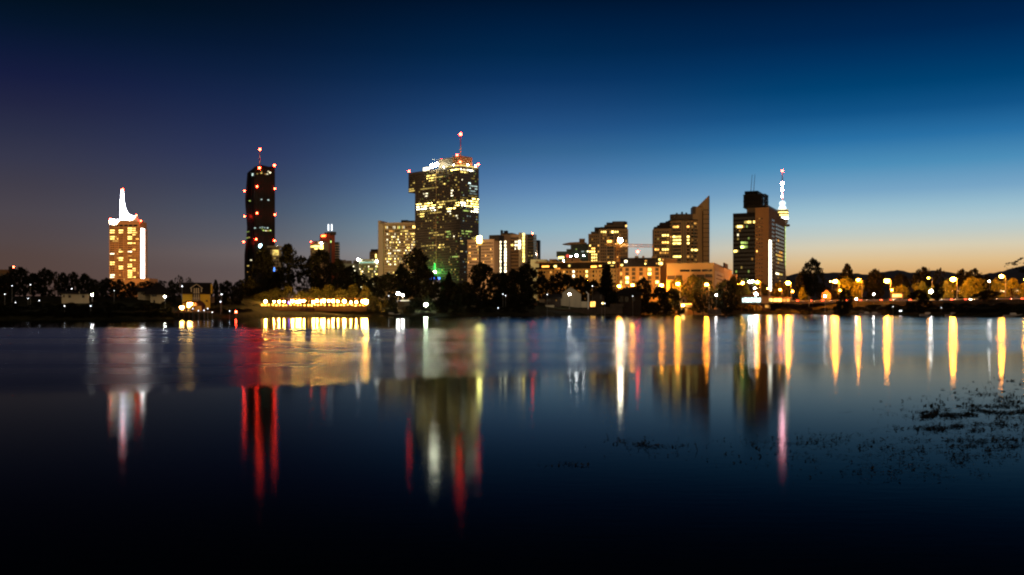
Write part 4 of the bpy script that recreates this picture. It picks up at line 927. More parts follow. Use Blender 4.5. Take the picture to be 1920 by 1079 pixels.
def tv_tower():
    D = 1742; t = thing('television_tower', 'slim television tower with lit revolving pod and pink antenna lights', 'tower', (at(1467, 580, D).x, D, 5.8))
    Z = lambda py: zz(py, D) - 5.8; s = D / F
    mb = MB(); mb.lathe([(11, 0), (8, Z(545)), (5.2, Z(500)), (4.4, Z(460)), (4.0, Z(424))], 16); mb.build('shaft', M['beige'], t, smooth=True)
    # glowing tube painted in for the lit edge of the shaft, past the dark tower
    mb = MB(); mb.tube([(4.6 * 1.02, -2, Z(545)), (4.6, -2, Z(425))], .5, 6); mb.build('shaft_edge_glow', E['greenishmid'], t)
    mb = MB(); prof = [(4.2, Z(424)), (9.5, Z(418)), (9.8, Z(411.5))]; mb.lathe(prof, 20); mb.build('pod_base', M['white_steel'], t)
    bands = [(9.9, 411.4, 408.2, 'stair'), (10.2, 408, 405.8, 'D'), (10, 405.6, 403.4, 'yellowhi'), (10.4, 403.2, 400.2, 'D'), (10, 400, 398.3, 'yellowhi'), (10.2, 398.1, 395, 'D'), (9.9, 394.8, 393.7, 'yellowmid')]
    for r, a, c_, k in bands:
        mb = MB(); mb.lathe([(r, Z(a)), (r, Z(c_))], 24); mb.build('pod_band' if k == 'D' else 'lit_pod_band', M['roof_dark'] if k == 'D' else E[k], t)
    mb = MB(); mb.lathe([(12.4, Z(425)), (12.9, Z(423.5)), (12.4, Z(421.5)), (6, Z(420.5))], 24); mb.build('terrace_ring', M['tan'], t)
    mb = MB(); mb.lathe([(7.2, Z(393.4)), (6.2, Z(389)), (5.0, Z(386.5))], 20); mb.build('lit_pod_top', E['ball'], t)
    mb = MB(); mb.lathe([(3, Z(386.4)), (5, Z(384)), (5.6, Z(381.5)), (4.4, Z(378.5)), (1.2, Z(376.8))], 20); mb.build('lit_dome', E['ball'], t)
    for a, c_, r, mt in ((376.6, 372, 1.9, M['paint_white']), (372, 366, 1.7, E['pink_dim'] if 'pink_dim' in E else M['paint_red']), (366, 361, 1.6, M['paint_white']), (361, 355, 1.4, M['paint_red']), (355, 347, 1.2, M['paint_white']), (347, 333, 1.0, M['roof_dark']), (333, 322, .7, M['paint_red'])):
        mb = MB(); mb.lathe([(r, Z(a)), (r * .92, Z(c_))], 10); mb.build('antenna', mt, t)
    for py, r, mt in ((321, 1.6, 'beacon'), (344.5, 2.4, 'pink_lamp'), (352, 1.2, 'pink_lamp'), (357, 1.8, 'pink_lamp'), (369, 1.5, 'pink_lamp')):
        mb = MB(); mb.ball((0, 0, 0), r, 10); mb.build('antenna_lamp', E[mt], t, (-.6, -1.5, Z(py)))
E['pink_dim'] = emat('pink_glow', (1, .35, .38), 2.0)
tv_tower()

def crane():
    D = 470; x, y = at(1158, 580, D).x, D; t = thing('tower_crane', 'yellow lattice tower crane with a glaring floodlight before the stepped tower', 'crane', (x, y, 5.9)); Z = lambda py: zz(py, D) - 5.9; Xp = lambda px: at(px, 0, D).x - x
    def lattice(mb, p0, p1, wd, n, up):
        p0, p1, up = Vector(p0), Vector(p1), Vector(up); dr = (p1 - p0).normalized(); sd = dr.cross(up).normalized()
        cs = [(sd * a + up * c_) * wd / 2 for a, c_ in ((-1, -1), (1, -1), (1, 1), (-1, 1))]
        for c_ in cs: mb.tube([p0 + c_, p1 + c_], .11, 4)
        for k in range(n):
            a, e = p0.lerp(p1, k / n), p0.lerp(p1, (k + 1) / n)
            for i in range(4): mb.tube([a + cs[i], e + cs[(i + 1) % 4]], .06, 3)
    mb = MB(); lattice(mb, (0, 0, 0), (0, 0, Z(458)), 1.7, 18, (0, 1, 0)); mb.build('mast', M['crane'], t)
    mb = MB(); lattice(mb, (.8, 0, Z(460.5)), (Xp(1224.5), -3, Z(462.3)), 1.2, 26, (0, 0, 1)); mb.build('jib', M['crane'], t)
    mb = MB(); lattice(mb, (-.8, 0, Z(459.5)), (Xp(1137), 1, Z(458.5)), 1.2, 8, (0, 0, 1)); mb.box(Xp(1137), Xp(1141), -.4, 2, Z(460), Z(456)); mb.build('counter_jib', M['crane'], t)
    mb = MB(); mb.box(-.9, 1.1, -2.1, -.9, Z(466), Z(459.5)); mb.build('cab', M['crane'], t)
    mb = MB(); mb.ball((0, 0, 0), 1.05, 10); mb.build('floodlight', E['crane_flood'], t, (Xp(1162.5), -1.6, Z(451)))
    mb = MB(); mb.tube([(0, 0, Z(458)), (0, 0, Z(449))], .25, 5); mb.build('mast_head', M['crane'], t)
    mb = MB(); mb.ball((0, 0, 0), .5); mb.build('aviation_light', E['beacon_s'], t, (Xp(1194.3), -3, Z(473))); mb = MB(); mb.tube([(Xp(1194.3), -2.6, Z(463)), (Xp(1194.3), -2.6, Z(472.2))], .05, 4); mb.build('hoist_rope', M['roof_dark'], t)
crane()

# ------------------------------------------------------------------ trees
def leafmat(name, c0, c1):
    m = bpy.data.materials.new(name); m.use_nodes = True; t = m.node_tree; b = t.nodes['Principled BSDF']; b.inputs['Roughness'].default_value = .7; b.inputs['Specular IOR Level'].default_value = .15
    tcn = t.nodes.new('ShaderNodeTexCoord'); nz = t.nodes.new('ShaderNodeTexNoise'); nz.inputs['Scale'].default_value = 6; nz.inputs['Detail'].default_value = 5
    t.links.new(tcn.outputs['Object'], nz.inputs[0]); cr = t.nodes.new('ShaderNodeValToRGB'); e = cr.color_ramp.elements
    e[0].position = .35; e[0].color = (*c0, 1); e[1].position = .68; e[1].color = (*c1, 1)
    t.links.new(nz.outputs[0], cr.inputs[0]); t.links.new(cr.outputs[0], b.inputs['Base Color']); return m
LEAF = leafmat('leaves', (.006, .007, .003), (.020, .022, .008)); LEAF4 = leafmat('dim_lamplit_leaves', (.05, .05, .012), (.15, .135, .03)); LEAF3 = leafmat('lit_shrub_leaves', (.018, .020, .005), (.055, .055, .014)); LEAF2 = leafmat('lamplit_leaves', (.10, .115, .016), (.30, .31, .045)); NEEDLE = leafmat('needles', (.005, .006, .004), (.013, .016, .008))  # brighter leaf copies: lamplight put into the colour of lit trees and shrubs
def quad(mb, c, s, rr, flat=0):
    n = Vector((rr.gauss(0, 1), rr.gauss(0, 1), rr.gauss(0, 1) + flat)).normalized(); a = n.orthogonal().normalized(); b = n.cross(a); t = rr.random() * 6.28
    a, b = a * math.cos(t) + b * math.sin(t), b * math.cos(t) - a * math.sin(t); w = s * rr.uniform(.6, 1.25); h = s * rr.uniform(.45, 1)
    mb.face([c - a * w * .5 - b * h * .1, c + a * w * .1 - b * h * .5, c + a * w * .5 + b * h * .1, c - a * w * .1 + b * h * .5])
def crown_mesh(kind, seed, mat):
    rr = random.Random(seed); mb = MB(); lob = [(rr.uniform(0, 6.28), rr.uniform(-.4, .9), rr.uniform(.10, .26)) for _ in range(7)]
    def env(th, z):      # radius at height z (0..1)
        if kind == 'round': r = .5 * math.sqrt(max(0, 1 - (2 * z - .95) ** 2)) ** .85
        elif kind == 'tall': r = .5 * (math.sin(math.pi * min(1, z ** .75 * .97 + .02)) ** .7)
        elif kind == 'bush': r = .5 * math.sqrt(max(0, 1 - z * z))
        else: r = .5 * math.sqrt(max(0, 1 - (2 * z - 1) ** 2))
        for t, zz_, a in lob: r *= 1 + a * math.cos(th - t) * math.exp(-((z - .5 - zz_ * .5) / .22) ** 2)
        return r
    if kind == 'spruce':
        for k in range(24):
            z = .03 + .95 * k / 24; L_ = .5 * (1 - z) ** .85 + .02; n = max(4, int(11 * (1 - z)) + 4)
            for i in range(n):
                t = 6.283 * (i + rr.random()) / n; ln = L_ * rr.uniform(.7, 1.1)
                for q in range(12):
                    f = (q + rr.random()) / 12; c = Vector((math.cos(t) * ln * f, math.sin(t) * ln * f, z - .05 * f + .05 * f * f * 1.3 + rr.gauss(0, .006))) + Vector((rr.gauss(0, .012), rr.gauss(0, .012), 0))
                    quad(mb, c, .10 * (1.15 - .5 * f), rr, 1.5)
        return mb.mesh('crown', mat)
    n, per, s = {'round': (190, 34, .052), 'tall': (190, 34, .054), 'bush': (120, 34, .065), 'loose': (95, 34, .045)}[kind]
    for k in range(n):
        z = rr.random() ** .85; th = rr.random() * 6.283; f = rr.random() ** .38 * (1 if kind != 'loose' else 1.05)
        r = env(th, z) * f; c = Vector((r * math.cos(th), r * math.sin(th), z)); cr_ = rr.uniform(.045, .095) * (1.1 if kind != 'loose' else .85)
        for q in range(per):
            d = Vector((rr.gauss(0, 1), rr.gauss(0, 1), rr.gauss(0, .8))).normalized() * cr_ * rr.random() ** .5; p = c + d
            if p.z < 0: p.z = abs(p.z) * .3
            quad(mb, p, s, rr)
    if kind in ('round', 'tall', 'loose'):        # stray twigs that break the outline
        for k in range(34):
            th = rr.random() * 6.283; z = rr.uniform(.15, .97); r = env(th, z) * rr.uniform(.98, 1.12)
            for q in range(7): quad(mb, Vector((r * math.cos(th), r * math.sin(th), z)) + Vector((rr.gauss(0, .02), rr.gauss(0, .02), rr.gauss(0, .025))), s * .8, rr)
    return mb.mesh('crown', mat)
CR = {}
for kd, ns in (('round', 4), ('tall', 3), ('bush', 3), ('spruce', 1), ('loose', 2)):
    for i in range(ns): CR[kd, i] = crown_mesh(kd, 11 * i + len(kd) * 3, NEEDLE if kd == 'spruce' else LEAF)
for i in range(3): CR['pale', i] = crown_mesh('round', 91 + i, LEAF2)  # pale and mid crowns carry the lamplit leaf colours
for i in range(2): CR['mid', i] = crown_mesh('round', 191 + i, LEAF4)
for i in range(2): CR['litbush', i] = crown_mesh('bush', 71 + i, LEAF3)
def trunk_mesh(seed):
    rr = random.Random(seed); mb = MB(); mb.tube([(0, 0, -.04), (.1, 0, .3), (-.1, .1, .65), (0, 0, 1)], [.62, .48, .40, .26], 8)
    for k in range(5):
        t = rr.random() * 6.28; z = .55 + .09 * k; mb.tube([(0, 0, z), (math.cos(t) * 1.4, math.sin(t) * 1.4, z + .22), (math.cos(t) * 2.6, math.sin(t) * 2.6, z + .5)], [.24, .15, .06], 5)
    return mb.mesh('trunk', M['bark'])
TR = [trunk_mesh(i) for i in range(3)]
NK = {'round': 4, 'tall': 3, 'bush': 3, 'spruce': 1, 'loose': 2, 'pale': 3, 'litbush': 2, 'mid': 2}
def tree(px, top, wpx, D, kind='round', label='', base=None, name=None, group=None, gap=.07, cat=None):
    if kind == 'pale' and px > 1490: D = road_pt(px, 10.5).y
    elif px > 1490 and D > 436 and kind in ('round', 'tall', 'loose') and px != 1524: D = road_pt(px, 21).y
    g = gpx(px, D); H = zz(top, D) - g; w = wpx / F * D; p = at(px, 0, D)
    bush = kind in ('bush', 'litbush')
    nm = name or ('bush' if bush else 'spruce' if kind == 'spruce' else 'tree')
    t = thing(nm, label, cat or ('bush' if bush else 'tree'), (p.x, D, g), 0, group)
    cr = CR[kind, R.randrange(NK[kind])]; z0 = -.1 if bush else H * (gap if kind != 'spruce' else .06)
    if not bush: link('trunk', TR[R.randrange(3)], t, (0, 0, 0), R.random() * 6, (max(.25, w * .035), max(.25, w * .035), max(1, H * .62)))
    link('crown', cr, t, (0, 0, z0), R.random() * 6.28 if abs(1) else 0, (w, w, H - z0))
    return t

T = tree
# left bank
GL = 'black trees in the unlit row on the left bank'; LL = 'black leafy tree in the unlit left bank row, left of the spire tower'
for q in ((-30,512,60,262,'round'),(8,519,48,250,'round'),(37,503,46,268,'round'),(62,514,40,282,'tall'),(84,505.5,36,275,'round'),(103,511,30,265,'loose'),(118,512.5,24,290,'tall'),(137,511.5,27,285,'round'),(158,514.5,32,278,'tall'),(178,526,34,262,'round'),(200,523,32,270,'round')): T(*q, label=LL, group=GL)
T(222, 526, 30, 268, 'round', 'dark round tree directly below the white spire tower')
T(246, 529, 26, 280, 'round', 'small dark tree hiding the foot of the spire tower annex')
T(275, 528, 38, 300, 'round', 'black tree behind the pale hip-roofed house')
T(303, 527, 34, 290, 'loose', 'black tree between the hip-roofed house and the tall pines')
T(322, 527, 22, 275, 'round', 'low dark tree left of the tall ragged tree by the yellow house')
T(336, 518, 20, 290, 'loose', 'tall ragged tree rising left behind the yellow house')
T(354, 521, 12, 300, 'loose', 'thin leaning-topped tree just above the yellow house roof', gap=.45)
T(404, 527, 16, 285, 'tall', 'narrow dark tree right beside the yellow house gable')
T(425, 529, 34, 290, 'round', 'wide dark round tree right of the yellow house')
T(446, 530, 24, 300, 'round', 'dark tree at the foot of the black folded skyscraper, left side')
# behind the terrace
T(466, 523, 40, 352, 'round', 'dark spreading tree before the foot of the black folded skyscraper')
T(494, 464, 44, 372, 'tall', 'tall dark tree covering the lower right of the black folded skyscraper', gap=.1)
T(540, 461, 54, 378, 'tall', 'tallest poplar-like tree above the lit waterside terrace', gap=.18)
T(516, 512, 40, 385, 'round', 'mid-height tree between the two tall trees behind the terrace')
T(570, 512, 34, 380, 'loose', 'loose thin-leaved tree in the gap right of the tall poplar')
T(600, 470, 64, 380, 'round', 'broad dark tree in front of the rusty red tower', gap=.12)
T(634, 488, 46, 374, 'tall', 'dark pointed tree right of the rusty red tower')
T(658, 502, 44, 384, 'round', 'dark tree in front of the office wing with roof boxes')
T(680, 515, 32, 366, 'round', 'shorter tree over the right end of the lit terrace')
for q in ((494,549,36,346,'litbush'),(516,543,40,348,'litbush'),(540,537,30,350,'litbush'),(566,547,44,346,'litbush'),(590,540,36,350,'litbush'),(616,535,36,351,'litbush'),(640,543,40,346,'litbush'),(664,534,34,350,'litbush'),(684,537,26,348,'litbush')):
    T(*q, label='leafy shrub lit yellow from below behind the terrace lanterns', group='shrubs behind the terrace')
# centre
T(704, 519, 34, 372, 'round', 'dark tree at the foot of the beige blank end wall')
T(728, 514, 50, 368, 'round', 'low wide black tree below the beige office slab')
T(779, 469, 60, 380, 'round', 'large black dome-shaped tree between office slab and corner tower', gap=.03)
T(757, 505, 40, 376, 'round', 'black tree at the left skirt of the large dome-shaped tree')
T(806, 507, 30, 376, 'round', 'black tree at the right skirt of the large dome-shaped tree')
T(842, 511, 16, 390, 'tall', 'small narrow tree before the dark corner tower entrance')
T(838, 527, 62, 372, 'round', 'low black tree under the blue sign')
T(872, 530, 50, 366, 'round', 'low black tree at the right foot of the corner tower')
T(901, 495, 54, 378, 'round', 'round black tree before the tan office block', gap=.08)
T(934, 515, 44, 374, 'round', 'black tree below the white stair lights of the tan block')
T(962, 509, 46, 380, 'round', 'black tree right of the white stair light columns')
T(988, 497, 56, 384, 'round', 'broad black tree at the foot of the dark glass tower', gap=.06)
T(1018, 521, 34, 416, 'round', 'small black tree at the left end of the long apartment block')
T(1050, 514, 54, 416, 'round', 'round black tree before the middle of the long apartment block')
T(1089, 521, 46, 416, 'round', 'low round black tree before the right of the long apartment block')
T(1113, 527, 34, 416, 'round', 'black tree left of the ragged spruce')
T(1137, 494, 66, 398, 'spruce', 'ragged conifer standing before the construction crane')
T(1207, 524, 40, 425, 'round', 'black round tree before the mansard apartment block', gap=.05)
T(1187, 541, 30, 415, 'bush', 'wide dark bush under the low roof right of the spruce')
T(1236, 539, 44, 420, 'bush', 'dark bush between mansard block and small orange house')
T(1262, 543, 50, 425, 'bush', 'dark mound of bushes left of the small orange house')
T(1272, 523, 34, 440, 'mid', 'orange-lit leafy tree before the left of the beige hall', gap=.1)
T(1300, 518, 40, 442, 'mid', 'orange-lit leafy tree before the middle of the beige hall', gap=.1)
T(1318, 524, 46, 425, 'round', 'dark round tree below the beige hall strip windows', gap=.06)
T(1359, 527, 44, 425, 'round', 'dark round tree below the beige hall banner', gap=.05)
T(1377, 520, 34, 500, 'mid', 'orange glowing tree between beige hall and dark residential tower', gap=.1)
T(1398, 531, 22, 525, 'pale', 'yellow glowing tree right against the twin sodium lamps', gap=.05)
T(1430, 533, 30, 560, 'round', 'brown-lit tree left of the long white stair light')
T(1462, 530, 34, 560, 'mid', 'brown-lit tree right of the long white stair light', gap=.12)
# right bank
T(1524, 487, 40, 452, 'round', 'tall dark tree with bare lower trunk standing alone on the lit bank', gap=.34)
T(1507, 508, 30, 470, 'round', 'brown tree close behind the tall tree on the lit bank', gap=.1)
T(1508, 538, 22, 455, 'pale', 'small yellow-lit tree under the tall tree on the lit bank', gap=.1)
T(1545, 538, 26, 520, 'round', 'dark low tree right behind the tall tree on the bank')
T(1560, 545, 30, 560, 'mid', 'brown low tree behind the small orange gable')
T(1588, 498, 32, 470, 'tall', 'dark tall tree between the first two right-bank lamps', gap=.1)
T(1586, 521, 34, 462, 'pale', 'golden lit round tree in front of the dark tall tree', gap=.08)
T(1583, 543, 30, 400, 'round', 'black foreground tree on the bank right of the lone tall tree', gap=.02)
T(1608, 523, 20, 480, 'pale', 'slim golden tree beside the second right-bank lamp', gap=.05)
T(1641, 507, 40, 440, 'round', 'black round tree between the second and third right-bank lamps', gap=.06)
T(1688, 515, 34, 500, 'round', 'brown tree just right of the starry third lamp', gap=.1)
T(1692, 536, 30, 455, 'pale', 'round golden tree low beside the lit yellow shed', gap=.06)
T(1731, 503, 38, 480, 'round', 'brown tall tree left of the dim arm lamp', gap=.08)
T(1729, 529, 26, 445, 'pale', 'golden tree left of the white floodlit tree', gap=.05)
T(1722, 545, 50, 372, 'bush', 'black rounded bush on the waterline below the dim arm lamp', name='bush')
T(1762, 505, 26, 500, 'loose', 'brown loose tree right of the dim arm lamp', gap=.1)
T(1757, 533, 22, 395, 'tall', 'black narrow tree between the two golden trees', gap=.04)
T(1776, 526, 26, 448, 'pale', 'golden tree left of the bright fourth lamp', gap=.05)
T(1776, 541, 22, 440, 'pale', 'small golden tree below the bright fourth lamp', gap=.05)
T(1805, 507, 34, 520, 'round', 'dark tree behind the bright fourth lamp')
T(1828, 507, 38, 530, 'round', 'dark round tree right of the bright fourth lamp')
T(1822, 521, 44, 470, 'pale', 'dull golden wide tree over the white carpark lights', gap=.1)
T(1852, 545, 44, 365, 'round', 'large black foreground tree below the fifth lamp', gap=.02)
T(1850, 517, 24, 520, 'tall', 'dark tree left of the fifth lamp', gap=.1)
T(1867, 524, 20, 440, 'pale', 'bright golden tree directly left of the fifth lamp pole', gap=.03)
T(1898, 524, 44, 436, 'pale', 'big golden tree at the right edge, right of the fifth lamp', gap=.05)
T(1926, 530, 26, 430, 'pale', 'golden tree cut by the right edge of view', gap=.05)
T(1948, 478, 84, 330, 'loose', 'dark tree reaching its branches in at the right edge above the hills', gap=.62)
# bushes along the water
for px, top, w, D in ((450, 552, 30, 340), (464, 556, 26, 336), (476, 562, 20, 333), (458, 572, 24, 318), (472, 577, 20, 322), (700, 566, 18, 332), (694, 574, 14, 326), (436, 573, 24, 296), (446, 568, 24, 303), (455, 571, 22, 306), (464, 574, 20, 309), (471, 580, 16, 316)): T(px, top, w, D, 'bush', 'dark shrub closing one end of the lit terrace', group='shrubs at the ends of the terrace')
for x in range(482, 692, 12):
    if not 576 < x < 592: T(x, 584.5 + R.uniform(-1, 1), R.uniform(13, 18), 325 + R.uniform(0, 1.5), 'bush', 'low dark hedge bush between terrace deck and water', group='hedge below the terrace')
def bushes(spec, label, group, kind='bush'):
    for px, top, w, D in spec: T(px, top, w, D, kind, label, group=group)
bushes([(x, 571 + R.uniform(-5, 5), R.uniform(26, 40), shore(x) + R.uniform(8, 22)) for x in range(-20, 330, 22)], 'black bush in the dense row along the dark water, left of the yellow house', 'bushes along the left waterline')
bushes([(x, 585 + R.uniform(-2, 2), R.uniform(20, 28), shore(x) + R.uniform(2, 6)) for x in range(-20, 330, 13)], 'low black bush at the very edge of the dark left water', 'low bushes at the left water edge')
bushes([(x, 578 + R.uniform(-3, 4), R.uniform(22, 34), shore(x) + R.uniform(5, 14)) for x in range(392, 470, 18)], 'black bush on the waterline between yellow house and lit terrace', 'bushes between house and terrace')
bushes([(x, 556 + R.uniform(-8, 8), R.uniform(30, 46), shore(x) + R.uniform(16, 34)) for x in range(700, 1010, 26)], 'black bush in the dark row between lit terrace and gabled house', 'bushes along the middle bank')
bushes([(x, 577 + R.uniform(-3, 3), R.uniform(20, 30), shore(x) + R.uniform(4, 9)) for x in range(706, 1000, 30)], 'low black bush at the water edge below the dark middle trees', 'low bushes at the middle water edge')
bushes([(x, 566 + R.uniform(-6, 5), R.uniform(26, 40), shore(x) + R.uniform(8, 18)) for x in range(1178, 1380, 24)], 'black bush at the water below the mansard block and beige hall', 'bushes below the hall')
bushes([(1385, 572, 20, 505), (1402, 573, 22, 507), (1462, 568, 40, 512), (1442, 569, 30, 515)], 'dark bush on the slope beside the lit boathouse', 'bushes round the boathouse')
bushes([(1516, 577, 40, 482), (1545, 578, 34, 476), (1572, 574, 26, 440)], 'dark bush on the yellow-lit grass slope near the lone tall tree', 'bushes on the lit slope')
bushes([(x, 578 + R.uniform(-3, 3), R.uniform(26, 42), shore(x) + R.uniform(5, 12)) for x in range(1610, 1930, 24)], 'low black bush on the dark right waterline under the road', 'bushes along the right waterline')
bushes([(x, 570 + R.uniform(-2, 2), R.uniform(26, 38), shore(x) + R.uniform(18, 34)) for x in range(1640, 1930, 34)], 'black hedge bush on top of the right bank just below the guard rail', 'hedge bushes below the road')

# far tree belt behind everything, to close the skyline down to the ground
def belt():
    mb = MB(); rr = random.Random(5)
    for k in range(2600):
        px = rr.uniform(-500, 2400); D = rr.uniform(560, 640) if px < 700 else rr.uniform(1250, 1500)
        h = (9 + 4 * noise.noise((px * .02, 0, 0))) * (1 if px < 700 else 1.6); z = 6 + h * rr.random() ** .8
        p = at(px, 580, D); quad(mb, Vector((p.x, D, z)), 3.2 if px < 700 else 6, rr)
    tags(mb.build('far_wood', LEAF), 'stuff')
belt()

# ------------------------------------------------------------------ lamps
def make_street_lamp(h, head, mat, arm=1.8, label='', cat='street lamp', loc=(0, 0, 0), group=None, name='street_lamp'):
    t = thing(name, label, cat, loc, 0, group); mb = MB(); mb.tube([(0, 0, 0), (0, 0, h * .5), (0, 0, h)], [.16, .13, .09], 8); mb.tube([(0, 0, -.3), (0, 0, .5)], [.26, .24], 8); mb.build('pole', M['pole'], t)
    if arm: mb = MB(); mb.tube([(0, 0, h - .3), (-arm * .5, 0, h + .15), (-arm, 0, h + .25)], [.09, .07, .06], 6); mb.build('arm', M['pole'], t)
    mb = MB(); mb.ball((-arm, 0, h), head, 10, sq=.8); hd = mb.build('lamp_head', E[mat], t, smooth=True)
    mb = MB(); mb.lathe([(head * .95, h + head * .55), (head * .7, h + head * .95), (.05, h + head * 1.05)], 10, (-arm, 0, 0)); mb.build('lamp_cap', M['grey_metal'], t)
    return t
# sodium lamps along the right-hand road: (column, row, label, head radius)
SOD = [(1384.5, 533.5, 'left of the two sodium lamps beside the yellow glowing tree', .85, 'sodium', 5), (1395, 531.5, 'right one of the two sodium lamps beside the yellow glowing tree', 1.05, 'sodium', 2), (1423, 529.5, 'sodium street lamp just left of the long white stair light', .85, 'sodium', 0),
       (1481, 531, 'starry sodium street lamp left of the lone tall tree', 1.1, 'sodium', 0), (1570, 528, 'starry sodium street lamp right of the small orange gable', 1.05, 'sodium', 0), (1613, 525, 'sodium street lamp beside the slim golden tree', .72, 'sodium', 8),
       (1667, 527, 'largest starry sodium street lamp, right of the black round tree', 1.15, 'sodium', 0), (1745, 521.5, 'dim small street lamp with a curved arm between brown trees', .5, 'sodium_lo', 9), (1791.5, 524, 'bright starry sodium street lamp over the white carpark lights', 1.15, 'sodium', 0), (1882.5, 518.5, 'sodium street lamp between the golden trees near the right edge', .85, 'sodium', 0), (1930, 524, 'sodium street lamp past the right edge', .9, 'sodium', 0)]
for px, py, lb, r, mt, off in SOD:
    p = road_pt(px + 3, off); z0 = 6.05; D = p.y; h = zz(py, D) - z0
    sl_ = make_street_lamp(h, r, mt, label=lb, loc=(p.x, p.y, z0))
    if px in (1481, 1570, 1667): mb = MB(); mb.ball((0, 0, 0), .5, 8); mb.build('lower_lamp', E['sodium_lo'], sl_, (.5, -.3, h * .56)); mb = MB(); mb.tube([(0, 0, h * .56 + .2), (.5, -.3, h * .56 + .5)], .05, 5); mb.build('lower_arm', M['pole'], sl_)
for px, py, D, lb, r in ((1161, 537, 440, 'sodium lamp at the foot of the crane mast', .62), (1186, 535, 452, 'sodium lamp low before the mansard block, left of the round tree', .58), (1240, 535.5, 455, 'sodium lamp in leaves at the mansard block corner', .8), (1237, 539, 446, 'smaller sodium lamp in leaves left of mansard block corner', .5), (1271, 532.5, 436, 'sodium lamp on a tall pole before the beige hall', .75), (1325, 534, 421, 'sodium lamp half hidden in the dark tree below the hall', .7),
      (1100.5, 527, 452, 'small sodium lamp left of the conifer', .3), (1440, 541.5, 520, 'small sodium lamp left below the long white stair light', .38), (1462.5, 543.5, 540, 'small sodium lamp right below the long white stair light', .5), (1513, 526, 500, 'small sodium lamp shining through the lone tall tree', .5), (1557, 528, 570, 'left of two tiny sodium lamps left of the orange gable', .35), (1562.5, 528.5, 572, 'right of two tiny sodium lamps beside the first right-bank lamp', .4), (1700, 531, 520, 'small sodium lamp in the trees right of the starry third lamp', .35), (1838, 529, 520, 'small sodium lamp in the trees over the carpark lights', .4)):
    z0 = gpx(px, D); make_street_lamp(zz(py, D) - z0, r, 'sodium', 1.0, lb, loc=(at(px, 0, D).x + 1, D, z0))
for px, py, D, lb, r, mt in ((746.5, 550.5, 345, 'taller white globe of the two park lamps left of the green-white lamp', .5, 'white_lamp'), (755, 553.5, 346, 'lower white globe of the two park lamps left of the green-white lamp', .42, 'white_lamp'), (798.5, 571.5, 338, 'bright green-white starry lamp on the dark bank', .62, 'green_lamp'), (1067.7, 552.3, 384, 'white globe lamp in front of the pale gable house', .38, 'white_lamp'),
      (173, 553, 244, 'bright white lamp right of the white bungalow', .26, 'white_lamp'), (309, 556.5, 258, 'white lamp right of the pale hip-roofed house', .24, 'white_lamp'), (1547, 556, 470, 'white globe lamp before the small orange gable', .42, 'white_lamp')):
    z0 = gpx(px, D); make_street_lamp(zz(py, D) - z0, r, mt, 0, lb, 'lamp post', (at(px, 0, D).x, D, z0), name='lamp_post')
def garden_lamp_mesh(r, mat):
    mb = MB(); mb.ball((0, 0, 0), r, 8); a = mb.mesh('lamp_globe', E[mat]); return a
GM = {}
def garden_lamp(px, py, D, r=.17, mat='spot_lamp', label='', group=None):
    z0 = gpx(px, D); z = zz(py, D); p = at(px, 0, D); t = thing('garden_lamp', label, 'garden lamp', (p.x, D, z0), 0, group); r = round(r * (.62 if mat == 'spot_lamp' else 1), 3)
    if (r, mat) not in GM: GM[r, mat] = garden_lamp_mesh(r, mat)
    link('lamp_globe', GM[r, mat], t, (0, 0, z - z0)); mb = MB(); mb.tube([(0, 0, -.1), (0, 0, max(.3, z - z0 - r * .8))], .04, 5); mb.build('post', M['pole'], t); return t
for px, py in ((9, 552), (22.5, 536.3), (57, 534.3), (52.5, 560), (73.5, 564), (29, 568)): garden_lamp(px, py, 236, .13, label='tiny white garden lamp in the black bushes at the far left', group='tiny lamps at the far left')
for px, py in ((121, 574.2), (170, 574.2)): garden_lamp(px, py, 228, .17, label='bluish dot lamp low below the white bungalow', group='lamps below the bungalow')
garden_lamp(134.5, 542, 262, .17, label='cream lamp dot above the white bungalow roof'); garden_lamp(214, 545.5, 262, .1, label='faint lamp dot over the green-lit plant')
garden_lamp(341.5, 537.3, 262, .2, label='white lamp dot at the left end of yellow house roof')
for px, py in ((361.5, 579), (372, 583.2), (382.5, 582.5), (389.5, 579), (398, 586), (430.5, 583.5)): garden_lamp(px, py, 243, .15, label='bluish dot lamp along the jetty edge below the yellow house', group='dot lamps along the jetty')
garden_lamp(415.5, 552.3, 268, .22, label='white lamp dot in dark trees right of yellow house'); garden_lamp(413.5, 566, 262, .2, label='cream lamp dot just above the green-lit shrub')
garden_lamp(442.5, 585.2, 262, .26, 'beacon_s', 'single red lamp at the water left of the terrace')
for px, py in ((729, 555.3), (856.5, 555.3), (872.5, 574.5), (943, 551.8), (948, 554.8), (934, 578), (1026, 552.5), (1134, 569.2), (1128.5, 568.8)): garden_lamp(px, py, 352, .2, label='small white lamp dot among the black middle trees', group='lamp dots among the middle trees')
garden_lamp(1110.8, 536.9, 392, .24, label='white lamp dot left of the conifer trunk'); garden_lamp(1186.5, 555.5, 400, .18, label='white lamp dot under the low dark roof')
garden_lamp(1343, 553.8, 418, .32, label='white lamp on the dark house corner left of the boathouse', mat='white_lamp')
garden_lamp(1272.8, 572, 425, .2, label='white lamp dot left of the small orange house'); garden_lamp(1256.5, 571.3, 424, .5, 'lantern_mid', 'large orange globe lamp in the garden left of small orange house')
for px, py in ((1674.5, 575.5), (1765, 577.5), (1835, 576.5), (1862, 574.5), (1864, 585.7), (1870, 588.8), (1889, 579), (1892.5, 578), (1910, 586)): garden_lamp(px, py, 345, .17, label='small white lamp dot low on the dark right bank', group='lamp dots on the right bank')
for px, py in ((1687, 583.2), (1690, 583.2)): garden_lamp(px, py, 380, .3, label='bluish lamp low at the water under the starry third lamp', group='bluish lamps low at the water')
